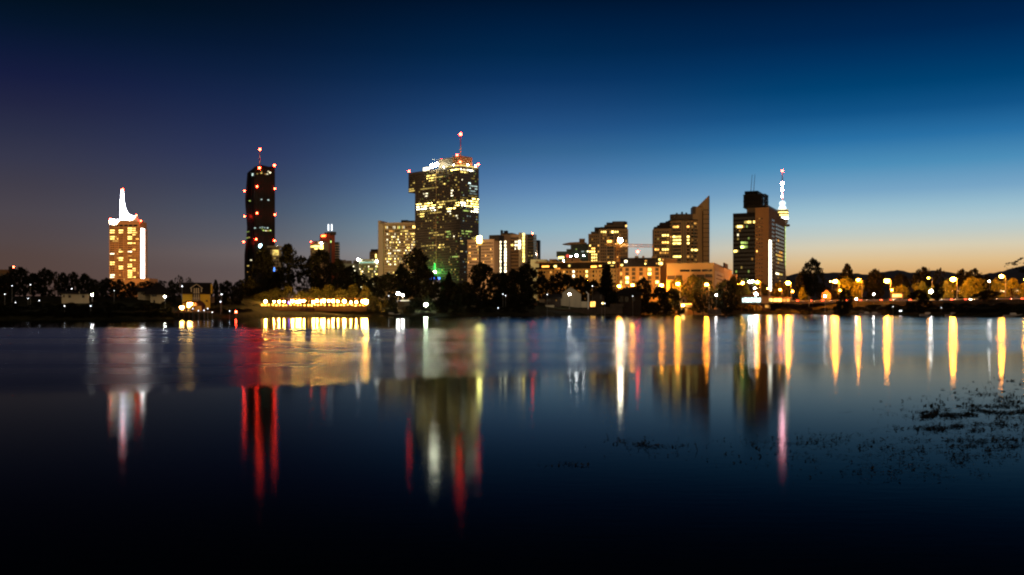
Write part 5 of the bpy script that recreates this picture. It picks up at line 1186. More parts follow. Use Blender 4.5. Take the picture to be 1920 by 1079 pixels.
for px, py in ((1605.3, 561), (1855, 528), (1638, 552)): garden_lamp(px, py, 440, .3, 'white_lamp', 'small white lamp standing among the lit right-bank trees', group='white lamps among right-bank trees')
for px, py in ((1415.5, 541), (1420, 540.5), (1426.5, 541), (1405, 528.5), (1411, 528)): garden_lamp(px, py, 600, .55, 'white_lamp', 'small warm lamp near the foot of dark residential tower', group='lamps at the dark tower foot')

# ------------------------------------------------------------------ the lit waterside terrace
def terrace():
    D = 334; z = zz(575.5, D)
    x0, x1 = at(474, 0, D).x, at(692, 0, D).x
    t = thing('terrace', 'long waterside restaurant terrace glowing under strings of lamps', 'terrace', ((x0 + x1) / 2, D, 0)); cx = (x0 + x1) / 2
    mb = MB(); mb.box(x0 - cx, x1 - cx, -5, 9, .3, z - .001); mb.build('deck', M['brown'], t)
    mb = MB(); n = 60
    for k in range(n + 1):
        x = x0 - cx + (x1 - x0) * k / n; mb.box(x - .05, x + .05, -4.95, -4.85, z, z + 1.0)
    mb.box(x0 - cx, x1 - cx, -4.97, -4.83, z + 1.0, z + 1.08); mb.box(x0 - cx, x1 - cx, -4.95, -4.85, z + .4, z + .45); mb.build('railing', M['wood'], t)
    rz_ = zz(560.5, D + 4)
    mb = MB(); xa = at(527, 0, D).x - cx; mb.box(xa, x1 - cx - 1, -2.5, .4, rz_, rz_ + .22); mb.build('roof', M['wood'], t)
    mb = MB(); mb.box(-.1, .1, -.1, .1, 0, rz_ - z); pm_ = mb.mesh('roof_post', M['wood'])
    for k in range(13):
        x = xa + .5 + (x1 - cx - 2 - xa) * k / 12; link('roof_post', pm_, t, (x, -2.3, z))
    mb = MB(); xs = at(584, 0, D).x - cx; mb.box(xs - 2.4, xs + 2.4, -7, -5.01, .3, z - .4); mb.build('steps', M['wood'], t)
    # lamps
    def lan(px, py, y, r, label, group, mat='lantern'):
        p = at(px, py, D + y); mb = MB(); mb.ball((0, 0, 0), r, 8); mb.tube([(0, 0, r * .9), (0, 0, r + .35)], .03, 4, 1); o = mb.build('lantern', [E[mat], M['roof_dark']], None, p); tag(o, label, 'lantern', group)
    rr = random.Random(9)
    up = [498, 514.5, 523, 532.5, 549, 557, 563, 570, 588, 594, 603, 607, 617, 625, 634, 644, 648, 658, 668, 680, 687]
    for px in up: lan(px + rr.uniform(-.6, .6), 566 + rr.uniform(-1.2, 1.2), rr.uniform(-1, 2), rr.uniform(.20, .38), 'large round lantern hanging in the upper row under the terrace roof', 'upper lanterns of the terrace')
    px = 483
    while px < 690:
        lan(px, 572.2 + rr.uniform(-.8, .8), -5.9 + rr.uniform(-.3, .3), rr.uniform(.18, .30), 'small bulb in the lower string along the terrace railing', 'lower lamp string of the terrace', 'bulb'); px += rr.uniform(5, 8.5)
    lan(686, 566.5, -1, .6, 'biggest lantern at the right end of the terrace', None); lan(541.5, 568, -2, .4, 'violet lamp among the yellow lanterns of the terrace', None, 'violet')
    for k in range(9):      # tables along the rail
        px = 500 + k * 21 + rr.uniform(-3, 3); p = at(px, 0, D - 3); tb = thing('table', 'small round wooden table set on the lit terrace', 'table', (p.x, D - 3, z), 0, 'tables on the terrace')
        mb = MB(); mb.tube([(0, 0, .70), (0, 0, .75)], .55, 12); mb.build('tabletop', M['wood'], tb); mb = MB(); mb.tube([(0, 0, 0), (0, 0, .7)], [.25, .05], 8); mb.build('leg', M['grey_metal'], tb)
E['violet'] = emat('violet_lamp', (.35, .15, 1), 9)
terrace()

# unseen spots added to brighten the facades, only some at street lamps
for px, py, D, tg, wt in ((1271, 532, 420, at(1290, 512, 450), 2.0e4), (1325, 533, 415, at(1345, 512, 455), 1.8e4), (1186, 534, 440, at(1195, 515, 482), 1.3e4), (1222, 534, 440, at(1215, 515, 480), 1.1e4), (1100, 527, 452, at(1110, 512, 505), 1.3e4), (1040, 532, 462, at(1050, 514, 520), 1.1e4), (1412, 534, 560, at(1432, 460, 690), 1.5e5), (900, 530, 700, at(905, 480, 800), 2.4e5), (700, 530, 860, at(735, 470, 950), 1.6e5)):
    flood_or_fill(px, py, D, tg, wt, 130, (1, .50, .12) if px > 1000 else (1, .62, .28), 1, 1)

# ------------------------------------------------------------------ houses along the bank
def house(name, label, px0, px1, D, y_eave, y_ridge, depth=9, wall='cream', roof='roof_dark', ridge='x', ov=.5, cat='house', wins=(), rz=0, base_drop=.3, hip=False):
    p0, p1 = at(px0, 0, D).x, at(px1, 0, D).x; cx = (p0 + p1) / 2; w = (p1 - p0) / 2; g = ground(cx, D) - base_drop
    th_ = -math.atan2(cx, D); t = thing(name, label, cat, (cx - depth / 2 * math.sin(th_), D + depth / 2 * math.cos(th_), g), th_); h = zz(y_eave, D) - g; zr = zz(y_ridge, D + (depth / 2 if ridge == 'x' else 0)) - g; d = depth / 2
    mb = MB(); mb.box(-w, w, -d, d, 0, h)
    if ridge == 'y': mb.prism_y([(-w, h + .002), (w, h + .002), (0, zr - .1)], -d, d)
    elif not hip:
        for s_ in (-1, 1): 
            x0, x1 = (s_ * w - (.2 if s_ > 0 else 0), s_ * w + (.2 if s_ < 0 else 0)); i = len(mb.v); mb.v += [(x0, -d, h + .002), (x0, d, h + .002), (x0, 0, zr - .12), (x1, -d, h + .002), (x1, d, h + .002), (x1, 0, zr - .12)]
            for q in ((0, 2, 1), (3, 4, 5), (0, 1, 4, 3), (1, 2, 5, 4), (2, 0, 3, 5)): mb.f.append(tuple(i + k for k in q)); mb.m.append(0)
    mb.build('wall', M[wall], t)
    mb = MB(); th = .18
    def slab(a, b_, c, e):
        i = len(mb.v); mb.v += [tuple(q) for q in (a, b_, c, e)] + [(q[0], q[1], q[2] + th) for q in (a, b_, c, e)]
        for q in ((0,3,2,1),(4,5,6,7),(0,1,5,4),(1,2,6,5),(2,3,7,6),(3,0,4,7)): mb.f.append(tuple(i + k for k in q)); mb.m.append(0)
    if ridge == 'x':
        ex = (w + ov); sl = (zr - h) / d; rx = ex - (d if hip else 0); rx = max(.5, rx)
        slab((-ex, -d - ov, h - ov * sl + .02), (ex, -d - ov, h - ov * sl + .02), (rx, 0, zr), (-rx, 0, zr)); slab((ex, d + ov, h - ov * sl + .02), (-ex, d + ov, h - ov * sl + .02), (-rx, 0, zr), (rx, 0, zr))
        if hip:
            for s_ in (-1, 1): mb.face([(s_ * ex, -d - ov, h - ov * sl + .12), (s_ * ex, d + ov, h - ov * sl + .12), (s_ * rx, 0, zr + .1)])
    else:
        sl = (zr - h) / w
        for s_ in (-1, 1): slab((s_ * (w + ov), -d - ov, h - ov * sl + .02), (s_ * (w + ov), d + ov, h - ov * sl + .02), (0, d + ov, zr), (0, -d - ov, zr))
    mb.build('roof', M[roof], t)
    for a, b_, y0, y1, mt in wins:
        x0, x1 = at(a, 0, D).x - cx, at(b_, 0, D).x - cx; link('window', win_mesh(x1 - x0, (y1 - y0) / F * D, mt), t, ((x0 + x1) / 2, -d, zz((y0 + y1) / 2, D) - g))
    t['_w'] = w; return t, cx, g, d, D
t, cx, g, d, D = house('yellow_house', 'bright yellow house with dark steep roof and white glazed dormer', 343.5, 393, 268, 550.5, 531.5, 9, 'yellow_wall', 'roof_dark', 'x', .4, wins=[(385.5, 388, 563, 566.5, 'dark_window')])
X_ = lambda px: at(px, 0, D).x - cx; Z_ = lambda py: zz(py, D) - g
mb = MB(); xa, xb, xm = X_(359), X_(377.5), X_(368.3)
mb.box(xa + .6, xb - .6, -d + .05, -d + 3.2, Z_(551), Z_(540)); mb.build('dormer', M['black_panel'], t)
mb = MB()
for s_, xe in ((-1, X_(357)), (1, X_(379.5))):
    i = len(mb.v)
    for y in (-d - .5, -d + 3.4): mb.v += [(xm, y, Z_(532.3)), (xe, y, Z_(540.6)), (xe, y, Z_(541.8)), (xm, y, Z_(533.6))]
    for q in ((0,1,2,3),(4,7,6,5),(0,4,5,1),(1,5,6,2),(2,6,7,3),(3,7,4,0)): mb.f.append(tuple(i + k for k in q)); mb.m.append(0)
mb.build('dormer_gable', M['cream'], t)
for px in (359.3, 364.5, 368.2, 372, 377.2): mb = MB(); mb.box(X_(px) - .13, X_(px) + .13, -d - .32, -d - .02, Z_(548 if px in (359.3, 377.2) else 562), Z_(540.5)); mb.build('dormer_post', M['cream'], t)
mb = MB(); mb.box(X_(361), X_(375), -d - .26, -d - .03, Z_(551), Z_(549)); mb.box(X_(361), X_(375), -d - .26, -d - .03, Z_(564), Z_(558.5)); mb.build('balcony_front', M['concrete'], t)
mb = MB(); mb.box(X_(361.2), X_(374.8), -d - .1, -d + .1, Z_(558), Z_(551)); mb.build('balcony_glazing', M['black_panel'], t)
mb = MB(); mb.box(X_(394), X_(397), -d - .3, d, Z_(551), Z_(532.5)); mb.build('side_board', M['yellow_wall'], t)
mb = MB(); mb.box(X_(394), X_(401), -1, -.7, Z_(568), Z_(556)); mb.box(X_(398.5), X_(401), -1.3, -1.01, Z_(567), Z_(556.5)); mb.build('side_porch', M['concrete'], t)
t, cx, g, d, D = house('hip_roofed_house', 'pale house with a dark hip roof half hidden by ivy', 283, 309, 272, 546.5, 532, 9, 'cream', 'roof_dark', 'x', 2.0, hip=True, wins=[(286.3, 293.3, 550.5, 556, 'dark_window'), (288, 291, 563, 570, 'dark_window')])
t, cx, g, d, D = house('side_annex', 'pale low annex left of the hip-roofed house', 259, 281, 276, 547, 541, 7, 'cream', 'roof_dark', 'x', .5, wins=[(265, 269, 548.5, 552, 'dark_window')])
t, cx, g, d, D = house('white_bungalow', 'long low white bungalow with flat dark roof on left bank', 118, 165, 256, 551.5, 548.5, 7, 'cream', 'roof_dark', 'x', .6, wins=[(129.5, 133.5, 554, 558.5, 'dark_window'), (153, 156.5, 554, 558.5, 'dark_window'), (120.5, 123, 553.5, 558, 'dark_window')])
mb = MB(); mb.tube([(at(148, 0, D).x - cx, -d - .3, zz(560, D) - g), (at(148, 0, D).x - cx, -d - .3, zz(547, D) - g)], .09, 6); mb.build('downpipe', M['cream'], t)
t, cx, g, d, D = house('gable_house', 'pale house with plain gable facing the water', 1051, 1089.5, 398, 552, 538, 10, 'cream', 'roof_dark', 'y', .4)
t, cx, g, d, D = house('dark_cottage', 'small dark cottage with low roof left of the gable house', 1021, 1052, 390, 559, 552, 7, 'dark_wall', 'roof_dark', 'x', .5, wins=[(1042, 1044, 562, 565, 'warmlo'), (1027, 1032, 561, 566, 'dark_window')])
mb = MB(); mb.box(at(1023, 0, D).x - cx, at(1039, 0, D).x - cx, -d - 2.3, -d - 2.1, zz(577, D) - g, zz(572.5, D) - g); mb.build('white_awning', M['cream'], t)
t, cx, g, d, D = house('garden_shed', 'tiny brown garden shed with pitched roof at the water', 996, 1007, 388, 568.5, 564, 4, 'wood', 'roof_dark', 'y', .2)
t, cx, g, d, D = house('pale_shed', 'small white flat shed above the dark cottage', 1011, 1020.5, 402, 561, 559.5, 4, 'cream', 'roof_dark', 'x', .2)
t, cx, g, d, D = house('wooden_house', 'dark gabled house with white post and glowing orange doorway', 1105, 1133, 392, 556, 546.5, 8, 'dark_wall', 'roof_dark', 'y', .9, wins=[(1107, 1116, 566, 575.5, 'warmhi'), (1129, 1131.5, 567, 571, 'yellowhi'), (1125, 1128, 553, 561, 'dim_window')])
mb = MB(); xp = at(1103, 0, D).x - cx; mb.box(xp - .22, xp + .22, -d - 1.4, -d - 1.0, 0, zz(552.5, D) - g); mb.build('white_post', M['paint_white'], t)
mb = MB(); mb.tube([(xp + .2, -d - 1.2, zz(552.5, D) - g), (xp - .8, -d - 1.2, zz(547.5, D) - g)], .18, 5); mb.build('post_brace', M['paint_white'], t)
t, cx, g, d, D = house('low_villa', 'wide dark villa with low hip roof below the crane', 1152, 1202, 410, 551.5, 541, 10, 'dark_wall', 'roof_dark', 'x', 1.2, hip=True, wins=[(1160, 1168, 556, 566, 'dim_window'), (1172, 1178, 557, 566, 'dark_window'), (1185, 1190, 558, 565, 'dark_window')])
t, cx, g, d, D = house('narrow_house', 'narrow house with lit yellow corner right of the wooden house', 1136, 1146, 402, 553, 551, 5, 'tan', 'roof_dark', 'x', .2, wins=[(1142, 1145, 554, 565, 'yellowlo')])
t, cx, g, d, D = house('orange_house', 'small orange-lit gable house with glowing veranda', 1276, 1288, 424, 563, 556, 6, 'hall', 'roof_dark', 'y', .2, wins=[(1280, 1283, 562, 567.5, 'dark_window')])
mb = MB(); X_ = lambda px: at(px, 0, D).x - cx; Z_ = lambda py: zz(py, D) - g; mb.box(X_(1276), X_(1297), -d - 2.2, -d - .01, Z_(569.8), Z_(568.8)); mb.build('veranda_roof', M['roof_red'], t)
mb = MB(); mb.box(X_(1288.3), X_(1297), -d - 1, -d - .8, Z_(577), Z_(569.9)); mb.build('veranda_wall', M['hall'], t)
mb = MB(); mb.ball((0, 0, 0), .16, 6); fm = mb.mesh('fairy_light', E['bulb'])
for k in range(10): link('fairy_light', fm, t, (X_(1277 + k * 2.1), -d - 2.3, Z_(570.6)))
mb = MB(); mb.ball((0, 0, 0), .5, 8); mb.build('veranda_lamp', E['lantern_mid'], t, (X_(1280.7), -d - 1.6, Z_(573.6)))
t, cx, g, d, D = house('slanted_roof_house', 'dark house whose slanting roof edge shows behind the orange house', 1273, 1287, 440, 556, 545, 9, 'brown', 'roof_dark', 'y', .4)
t, cx, g, d, D = house('balcony_house', 'dark house with pale framed windows left of the boathouse', 1334, 1352, 428, 556.5, 551, 8, 'tan', 'roof_dark', 'x', .6, wins=[(1336.5, 1340, 560, 566, 'dark_window'), (1342, 1345, 559, 566, 'dark_window'), (1347, 1350, 559, 566, 'dark_window'), (1337, 1341, 569, 576, 'dark_window'), (1343, 1350, 569, 576, 'dark_window')])
t, cx, g, d, D = house('bank_house', 'dim brown boathouse low under the trees below tan office block', 852, 895, 352, 562, 556, 8, 'dark_wall', 'roof_dark', 'x', .5, wins=[(868, 875, 571, 578, 'dark_window'), (884, 891, 570, 577, 'dark_window'), (857, 862, 571, 577, 'dark_window')])
t, cx, g, d, D = house('kiosk', 'small kiosk with white-lit awning under the two park lamps', 746, 768, 342, 566.5, 564.5, 5, 'dark_wall', 'roof_dark', 'x', .3)
mb = MB(); mb.box(at(752, 0, D).x - cx, at(767, 0, D).x - cx, -d - .6, -d - .35, zz(564.7, D) - g, zz(562.9, D) - g); mb.build('lit_awning', E['whitemid'], t)
t, cx, g, d, D = house('orange_gable_house', 'small house with an orange lit gable right of lone tall tree', 1541, 1558, 520, 552, 543, 9, 'hall', 'roof_red', 'y', .4)
t, cx, g, d, D = house('yellow_shed', 'low shed glowing yellow under its flat roof by the third lamp', 1672, 1692, 480, 551, 549, 6, 'hall', 'roof_dark', 'x', .6); mb = MB(); mb.box(at(1674, 0, D).x - cx, at(1690, 0, D).x - cx, -d - .1, -d + .05, zz(557, D) - g, zz(552, D) - g); mb.build('lit_front', E['warmhi'], t)

# quay walls in front of the houses
def wall(name, label, px0, px1, D, y0, y1, mat='dark_concrete', th=.6):
    a, b_ = at(px0, 0, D).x, at(px1, 0, D).x; cx = (a + b_) / 2; mb = MB(); mb.box(a - cx, b_ - cx, 0, th, zz(y1, D), zz(y0, D)); mb.box(a - cx - .1, b_ - cx + .1, -.08, th + .08, zz(y0, D) + .001, zz(y0, D) + .16)
    o = mb.build(name, M[mat], None, (cx, D, 0)); return tag(o, label, 'wall')
wall('quay_wall', 'low concrete quay wall in front of the wooden house', 1120, 1167, 378, 576.5, 589.5)
wall('quay_wall', 'long dim quay wall below the gable house and cottage', 1000, 1118, 375, 581, 591.5); wall('quay_wall', 'short raised concrete block wall right of the wooden house', 1144, 1169, 382, 571, 576.2)
wall('quay_wall', 'dim concrete landing wall under the balcony house', 1327, 1352, 420, 581.5, 590)
wall('garden_wall', 'short white lit wall right of the gable house', 1090, 1101, 392, 566.5, 577, 'cream'); wall('garden_wall', 'tiny pale wall corner left of the garden shed', 971, 980, 372, 567, 569.5, 'cream')

# jetty, round tent and houseboat lamps left
def jetty():
    D = 246; z = zz(584, D); p0, p1 = at(328, 0, D).x, at(392, 0, D).x; cx = (p0 + p1) / 2
    t = thing('jetty', 'dark floating jetty deck below the yellow house', 'jetty', (cx, D, 0)); mb = MB(); mb.box(p0 - cx, p1 - cx, -2.5, 4, z - .35, z); mb.build('deck', M['wood'], t)
    mb = MB()
    for k in range(7): x = p0 - cx + .4 + (p1 - p0 - .8) * k / 6; mb.tube([(x, -2.2, -1), (x, -2.2, z + .9)], .09, 6)
    mb.build('post', M['wood'], t)
    for px, py, r, lb in ((341, 577, .52, 'left orange lamp on the jetty, over the railing'), (356, 570, .62, 'right larger orange lamp on the jetty under the awning'), (353.5, 574.5, .3, 'small orange lamp just under the larger jetty lamp')):
        q = at(px, py, D + .5); make_street_lamp(q.z - z, r, 'lantern_mid', 0, lb, 'lamp post', (q.x, q.y, z), name='lamp_post')
    a = thing('awning', 'small dark red awning over the right jetty lamp', 'awning', (at(356, 0, D).x, D + 1, z)); mb = MB(); hz = zz(565, D + 1) - z; mb.prism_y([(-2.2, hz - .5), (2.2, hz - .4), (1.2, hz), (-.6, hz + .1)], -1.2, 1.6); mb.build('canopy', M['tent'], a)
    mb = MB()
    for x in (-1.9, 1.9):
        for y in (-1, 1.4): mb.tube([(x, y, 0), (x, y, hz - .45)], .06, 5)
    mb.build('post', M['wood'], a)
    q = at(374, 0, D + 1.5); e = thing('round_tent', 'dark red round tent with lit entrance on the jetty', 'tent', (q.x, q.y, z)); rr_ = 11 / F * D; hw = zz(574, D) - z; ht = zz(563.5, D) - z
    mb = MB(); mb.lathe([(rr_, 0), (rr_ * 1.02, hw), (rr_ * .85, hw + (ht - hw) * .45), (rr_ * .4, hw + (ht - hw) * .85), (.05, ht)], 18); mb.build('tent_skin', M['tent'], e)
    for px, wd in ((368.5, .7), (372.5, .8), (378.5, .6)): mb = MB(); mb.box(-wd / 2, wd / 2, -.2, .05, -.6, .6); mb.build('lit_opening', E['amberlo'], e, ((px - 374) / F * D, -math.sqrt(max(.1, rr_ ** 2 - ((px - 374) / F * D) ** 2)) - .05, hw - .62))
jetty()

# boathouse on the right with its bright glazed front
def boathouse():
    D = 508; g = gpx(1405, D); X = lambda px: at(px, 0, D).x - at(1405, 0, D).x; Z = lambda py: zz(py, D) - g
    t = thing('boathouse', 'raised boathouse pavilion with glaring white glazed front and orange end', 'building', (at(1405, 0, D).x, D, g))
    for k in range(7):
        a = 1388.5 + k * 5.0; link('lit_pane', win_mesh(X(a + 4.6) - X(a), Z(558.6) - Z(567.2), 'roomx'), t, (X(a + 2.3), -3.1, (Z(558.6) + Z(567.2)) / 2))
    mb = MB(); mb.box(X(1386), X(1424), -3, 5, Z(569.5), Z(557.8)); mb.build('wall', M['concrete'], t)
    mb = MB(); mb.box(X(1424) + .01, X(1438), -4, 5, Z(569.5), Z(556.8)); mb.build('end_wall', M['hall'], t)
    mb = MB(); mb.prism_y([(X(1384), Z(557.7)), (X(1439.5), Z(556.6)), (X(1436), Z(554.8)), (X(1404), Z(553.8)), (X(1390), Z(555.5))], -4.6, 5.6); mb.build('roof', M['brown'], t)
    mb = MB(); mb.box(X(1384), X(1440), -5, 5, Z(571), Z(569.6)); mb.build('deck', M['roof_dark'], t)
    mb = MB()
    for px in (1387, 1400, 1414, 1427, 1438):
        for y in (-4.5, 4): mb.box(X(px) - .2, X(px) + .2, y - .2, y + .2, -3, Z(571.01))
    mb.build('stilt', M['wood'], t)
    mb = MB(); mb.box(X(1430.5), X(1439.3), -4.3, -3.5, Z(578), Z(571.7)); mb.build('lower_room', M['hall'], t); mb = MB(); mb.box(X(1431), X(1439), -4.5, -4.31, Z(577.3), Z(572.5)); mb.build('lit_lower_window', E['warmmid'], t)
    mb = MB(); mb.box(X(1425), X(1435), -4.2, -3.4, -3, Z(578.1)); mb.build('lower_shed', M['wood'], t)
    mb = MB(); n = 10
    for k in range(n): mb.box(X(1411 + k * 1.3), X(1412.5 + k * 1.3), -6.6, -5.1, Z(566.5 + k * 1.15) - .15, Z(566.5 + k * 1.15))
    mb.build('staircase', M['paint_white'], t)
    mb = MB(); mb.ball((0, 0, 0), .7, 8); mb.build('roof_lamp', E['white_lamp'], t, (X(1416), -2, Z(552.2))); mb = MB(); mb.box(-.08, .08, -.08, .08, -1.6, -.6); mb.build('lamp_stem', M['pole'], t, (X(1416), -2, Z(552.2)))
    mb = MB(); mb.box(X(1418), X(1427), -2.2, -2, Z(553.2), Z(552.4)); mb.box(X(1410.5), X(1415), -2, -1.8, Z(551), Z(547)); mb.build('roof_sign', M['hall'], t)
E['roomx'] = E['cyan_room']; boathouse()

# lit fence panels by the road, kiosk row and carpark lights
def lit_wall():
    A = road_pt(1439, -8.5); t = thing('roadside_pavilion', 'low roadside pavilion with a row of glowing yellow windows', 'building', (A.x, A.y + 4, 5.4)); D = A.y + 4
    X = lambda px: at(px, 0, D).x - A.x; Z = lambda py: zz(py, D) - 5.4
    mb = MB(); mb.box(X(1440), X(1482), 0, 6, 0, Z(558.5)); mb.build('wall', M['hall'], t); mb = MB(); mb.box(X(1439), X(1483), -1, 6.5, Z(558.4), Z(557.3)); mb.build('roof', M['brown'], t)
    for a, c_, mt in ((1442, 1448, 'yellowhi'), (1450, 1457, 'warmhi'), (1458, 1466, 'warmhi'), (1468, 1473, 'warmmid'), (1475, 1480, 'warmmid')): link('window', win_mesh(X(c_) - X(a), Z(560) - Z(566), mt), t, ((X(a) + X(c_)) / 2, 0, Z(563)))
lit_wall()
def carpark():
    D = 640; A = at(1790, 0, D); t = thing('carpark_deck', 'long low open carpark hall with a line of white ceiling lights', 'building', (A.x, D, 6)); X = lambda px: at(px, 0, D).x - A.x; Z = lambda py: zz(py, D) - 6
    mb = MB(); mb.box(X(1735), X(1950), 0, 14, Z(543.5), Z(541)); mb.build('roof', M['concrete'], t); mb = MB(); mb.box(X(1735), X(1950), .2, 14, 0, Z(551)); mb.build('parapet', M['concrete'], t)
    mb = MB(); mb.box(-.3, .3, .5, 1.1, Z(550.9), Z(543.6)); cmh = mb.mesh('column', M['concrete'])
    for k in range(12): link('column', cmh, t, (X(1736 + k * 19), 0, 0))
    rr = random.Random(4)
    for a, c_ in ((1770.5, 1774), (1782, 1789), (1790, 1796), (1797, 1802), (1803, 1812), (1822, 1825), (1829, 1841), (1845, 1855), (1862, 1867), (1877, 1889), (1902, 1908), (1911, 1919)):
        mb = MB(); mb.box(X(a), X(c_), -.25, 1.2, Z(547.6), Z(544.8)); mb.build('ceiling_light', E['whitehi'], t)
carpark()
l = T(1748, 537, 20, 470, 'pale', 'white floodlit tree right below the dim arm lamp', gap=.05)
p = at(1746, 547, 462); fl = thing('ground_floodlight', 'glaring white floodlight under the dim arm lamp', 'floodlight', (p.x, 462, 6)); mb = MB(); mb.ball((0, 0, 0), .8, 8); mb.build('lamp_head', E['white_lamp'], fl, (0, 0, p.z - 6)); mb = MB(); mb.tube([(0, 0, 0), (0, 0, p.z - 6.6)], .1, 6); mb.build('post', M['pole'], fl)
p = at(1507, 0, 500); 

# ------------------------------------------------------------------ cars on the road
def make_car():
    t = thing('car', 'car', 'car'); L2, w2 = 2.15, .88
    mb = MB(); prof = [(-L2, .32), (L2, .32), (L2 + .05, .62), (L2 - .12, .82), (1.05, .95), (-1.75, .98), (-L2 + .02, .88), (-L2 - .04, .55)]; mb.prism_y(prof, -w2, w2); mb.build('body', M['hull'], t)
    mb = MB(); mb.prism_y([(1.0, .951), (.35, 1.42), (-1.1, 1.45), (-1.72, .981)], -w2 + .1, w2 - .1); mb.build('cabin', M['car_glass'], t)
    for x in (-1.35, 1.35):
        for y in (-w2 + .1, w2 - .1): mb = MB(); mb.tube([(0, -.11, 0), (0, .11, 0)], .32, 12); mb.build('wheel', M['tyre'], t, (x, y, .32))
    for y in (-.62, .62):
        mb = MB(); mb.box(-.05, .06, -.17, .17, -.1, .1); mb.build('headlight', E['head'], t, (L2 + .02, y, .68)); mb = MB(); mb.box(-.06, .05, -.2, .2, -.1, .1); mb.build('tail_light', E['tail'], t, (-L2 - .02, y, .74))
    return t
car0 = make_car(); CN = 0
ang = math.atan2(rdir.y, rdir.x)
for px, off, back in ((1489, -2.2, 1), (1508, 2.2, 0), (1536, -2.2, 1), (1558, 2.2, 0), (1579, -2.2, 1), (1599, 2.2, 0), (1628, 2.2, 0), (1645, -2.2, 1), (1685, -2.2, 1), (1783, 2.2, 0), (1811, 2.2, 0), (1872, 2.2, 0), (1888, -2.2, 1), (1901, 2.2, 0), (1497, 2.2, 0), (1516, -2.2, 1), (1548, 2.2, 0), (1566, -2.2, 1), (1592, 2.2, 0), (1606, -2.2, 1), (1622, 2.2, 0), (1634, -2.2, 1), (1652, 2.2, 0), (1664, -2.2, 1), (1695, 2.2, 0), (1699, -2.2, 1), (1776, -2.2, 1), (1790, 2.2, 0), (1802, -2.2, 1), (1838, -2.2, 1), (1880, -2.2, 1), (1894, 2.2, 0), (1908, -2.2, 1), (1918, 2.2, 0)):
    q = road_pt(px, off * .9); lb = 'car with red tail lights driving away along the lamp lit road' if back else 'car with white head lights coming along the lamp lit road'
    a = ang + math.pi if back else ang; gr = 'cars driving away on the road' if back else 'cars approaching on the road'
    if CN == 0: car0.location = (q.x, q.y, 6.12); car0.rotation_euler = (0, 0, a); car0['label'] = lb; car0['group'] = gr
    else: dup(car0, (q.x, q.y, 6.12), a, lb, gr)
    CN += 1

# ------------------------------------------------------------------ moored boats at the right and middle bank
def make_boat(px, D, Lb, label, rz=0, mast=0):
    p = at(px, 0, D); t = thing('moored_boat', label, 'boat', (p.x, D, 0), rz); mb = MB(); n = 9; ring = []
    for k in range(n + 1):
        f = k / n; x = (f - .5) * Lb; wd = .85 * (1 - max(0, (f - .55) / .45) ** 2) ** .5 if f > .55 else .85 * (.8 + .2 * f / .55); wd = max(wd, .03); ring.append([(x, -wd, .62 + .25 * f * f), (x, -wd * .7, -.12), (x, wd * .7, -.12), (x, wd, .62 + .25 * f * f)])
    for r in ring: mb.v += r
    for k in range(n):
        for i in range(4): j = (i + 1) % 4; mb.f.append((k * 4 + i, k * 4 + j, k * 4 + 4 + j, k * 4 + 4 + i)); mb.m.append(0)
    mb.f.append((0, 3, 2, 1)); mb.m.append(0); mb.build('hull', M['hull'], t)
    mb = MB(); mb.prism_y([(-.9, .7), (.9, .75), (.55, 1.25), (-.8, 1.25)], -.55, .55); mb.build('cabin', M['paint_white'], t)
for px, D, lb in ((1625.5, 396, 'white moored boat near the second right-bank lamp reflection'), (1640, 392, 'white moored boat just right of the first white boat'), (1740, 352, 'pale moored boat below the black waterline bush'), (1789, 330, 'bluish-lit moored boat below the bright fourth lamp'), (1900, 303, 'pale moored boat by the right edge of the water'), (734, 326, 'white moored boat right of the lit terrace')): make_boat(px, D, 5.5, lb, R.uniform(-.3, .3))

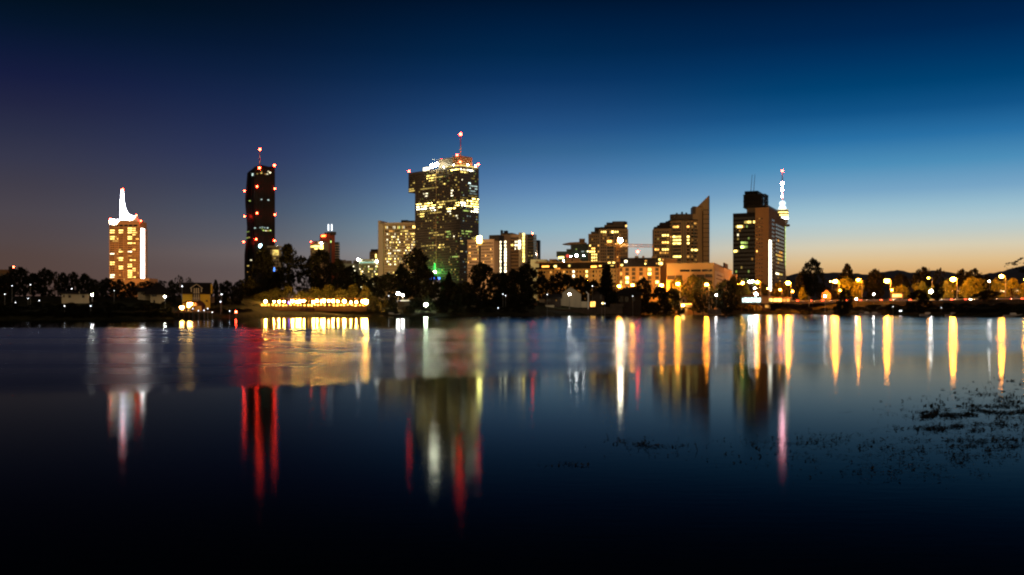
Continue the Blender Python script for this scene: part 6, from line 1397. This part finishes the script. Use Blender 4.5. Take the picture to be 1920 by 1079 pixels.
# ------------------------------------------------------------------ water weed mats floating in the near right water
def weeds():
    rr = random.Random(21); mb = MB(); mats = []
    def mat_at(px, py, wpx, hpx, n, dens=1.0):
        for k in range(int(n * (1.0 if px > 1680 else .4))):
            a = rr.gauss(0, .33); b_ = rr.gauss(0, .33); x = px + a * wpx; y = py + b_ * hpx
            q = noise.noise((x * .022, y * .17, 4)) + .5 * noise.noise((x * .07, y * .4, 7))
            if q < .02: continue
            D = CH * F / (y - HY); X_ = (x - 960) / F * D; s = rr.uniform(.012, .035) * (D / 18)
            c = Vector((X_, D, .008)); nrm = Vector((rr.gauss(0, .35), rr.gauss(0, .35), 1)).normalized(); a_ = nrm.orthogonal().normalized(); b2 = nrm.cross(a_); t = rr.random() * 6.28; a2 = a_ * math.cos(t) + b2 * math.sin(t); b3 = nrm.cross(a2)
            h = rr.uniform(.0, .02); c.z += h; w1, w2 = s * rr.uniform(.6, 1.8), s * rr.uniform(.25, .7)
            if rr.random() < .22: w1, w2 = w1 * rr.uniform(3, 7), w2 * .3; t = rr.gauss(0, .5)
            elif rr.random() < .15: nrm = Vector((rr.gauss(0, 1), rr.gauss(0, 1), .5)).normalized(); a2 = nrm.orthogonal().normalized(); b3 = nrm.cross(a2); w1 *= .8
            mb.face([c - a2 * w1 - b3 * w2 * .3, c + a2 * w1 * .2 - b3 * w2, c + a2 * w1 + b3 * w2 * .3, c - a2 * w1 * .3 + b3 * w2])
    for q in ((1830, 768, 200, 30, 1500), (1860, 745, 130, 20, 500), (1735, 781, 60, 10, 500), (1800, 776, 170, 12, 1300), (1790, 803, 160, 14, 900), (1860, 832, 240, 22, 1800), (1740, 806, 60, 8, 250), (1900, 770, 120, 30, 900), (1880, 800, 140, 22, 700),
              (1560, 822, 240, 18, 900), (1480, 835, 160, 30, 500), (1640, 845, 160, 30, 600), (1455, 832, 120, 14, 420), (1600, 868, 260, 40, 700), (1700, 885, 260, 30, 700), (1215, 836, 120, 9, 700), (1190, 826, 100, 8, 220), (1070, 872, 60, 6, 160), (1240, 850, 160, 20, 220), (1800, 855, 200, 26, 700), (1440, 862, 200, 40, 300), (1880, 720, 90, 14, 220)): mat_at(*q)
    m = pmat('water_weed', (.012, .013, .007), .7, .5, 3, 0, .2); o = mb.build('water_weed', m); o['kind'] = 'stuff'; tag(o, 'dark mats of water weed floating in the near right water', 'water weed')
weeds()
for o in list(sc.objects):
    if '_w' in o: del o['_w']
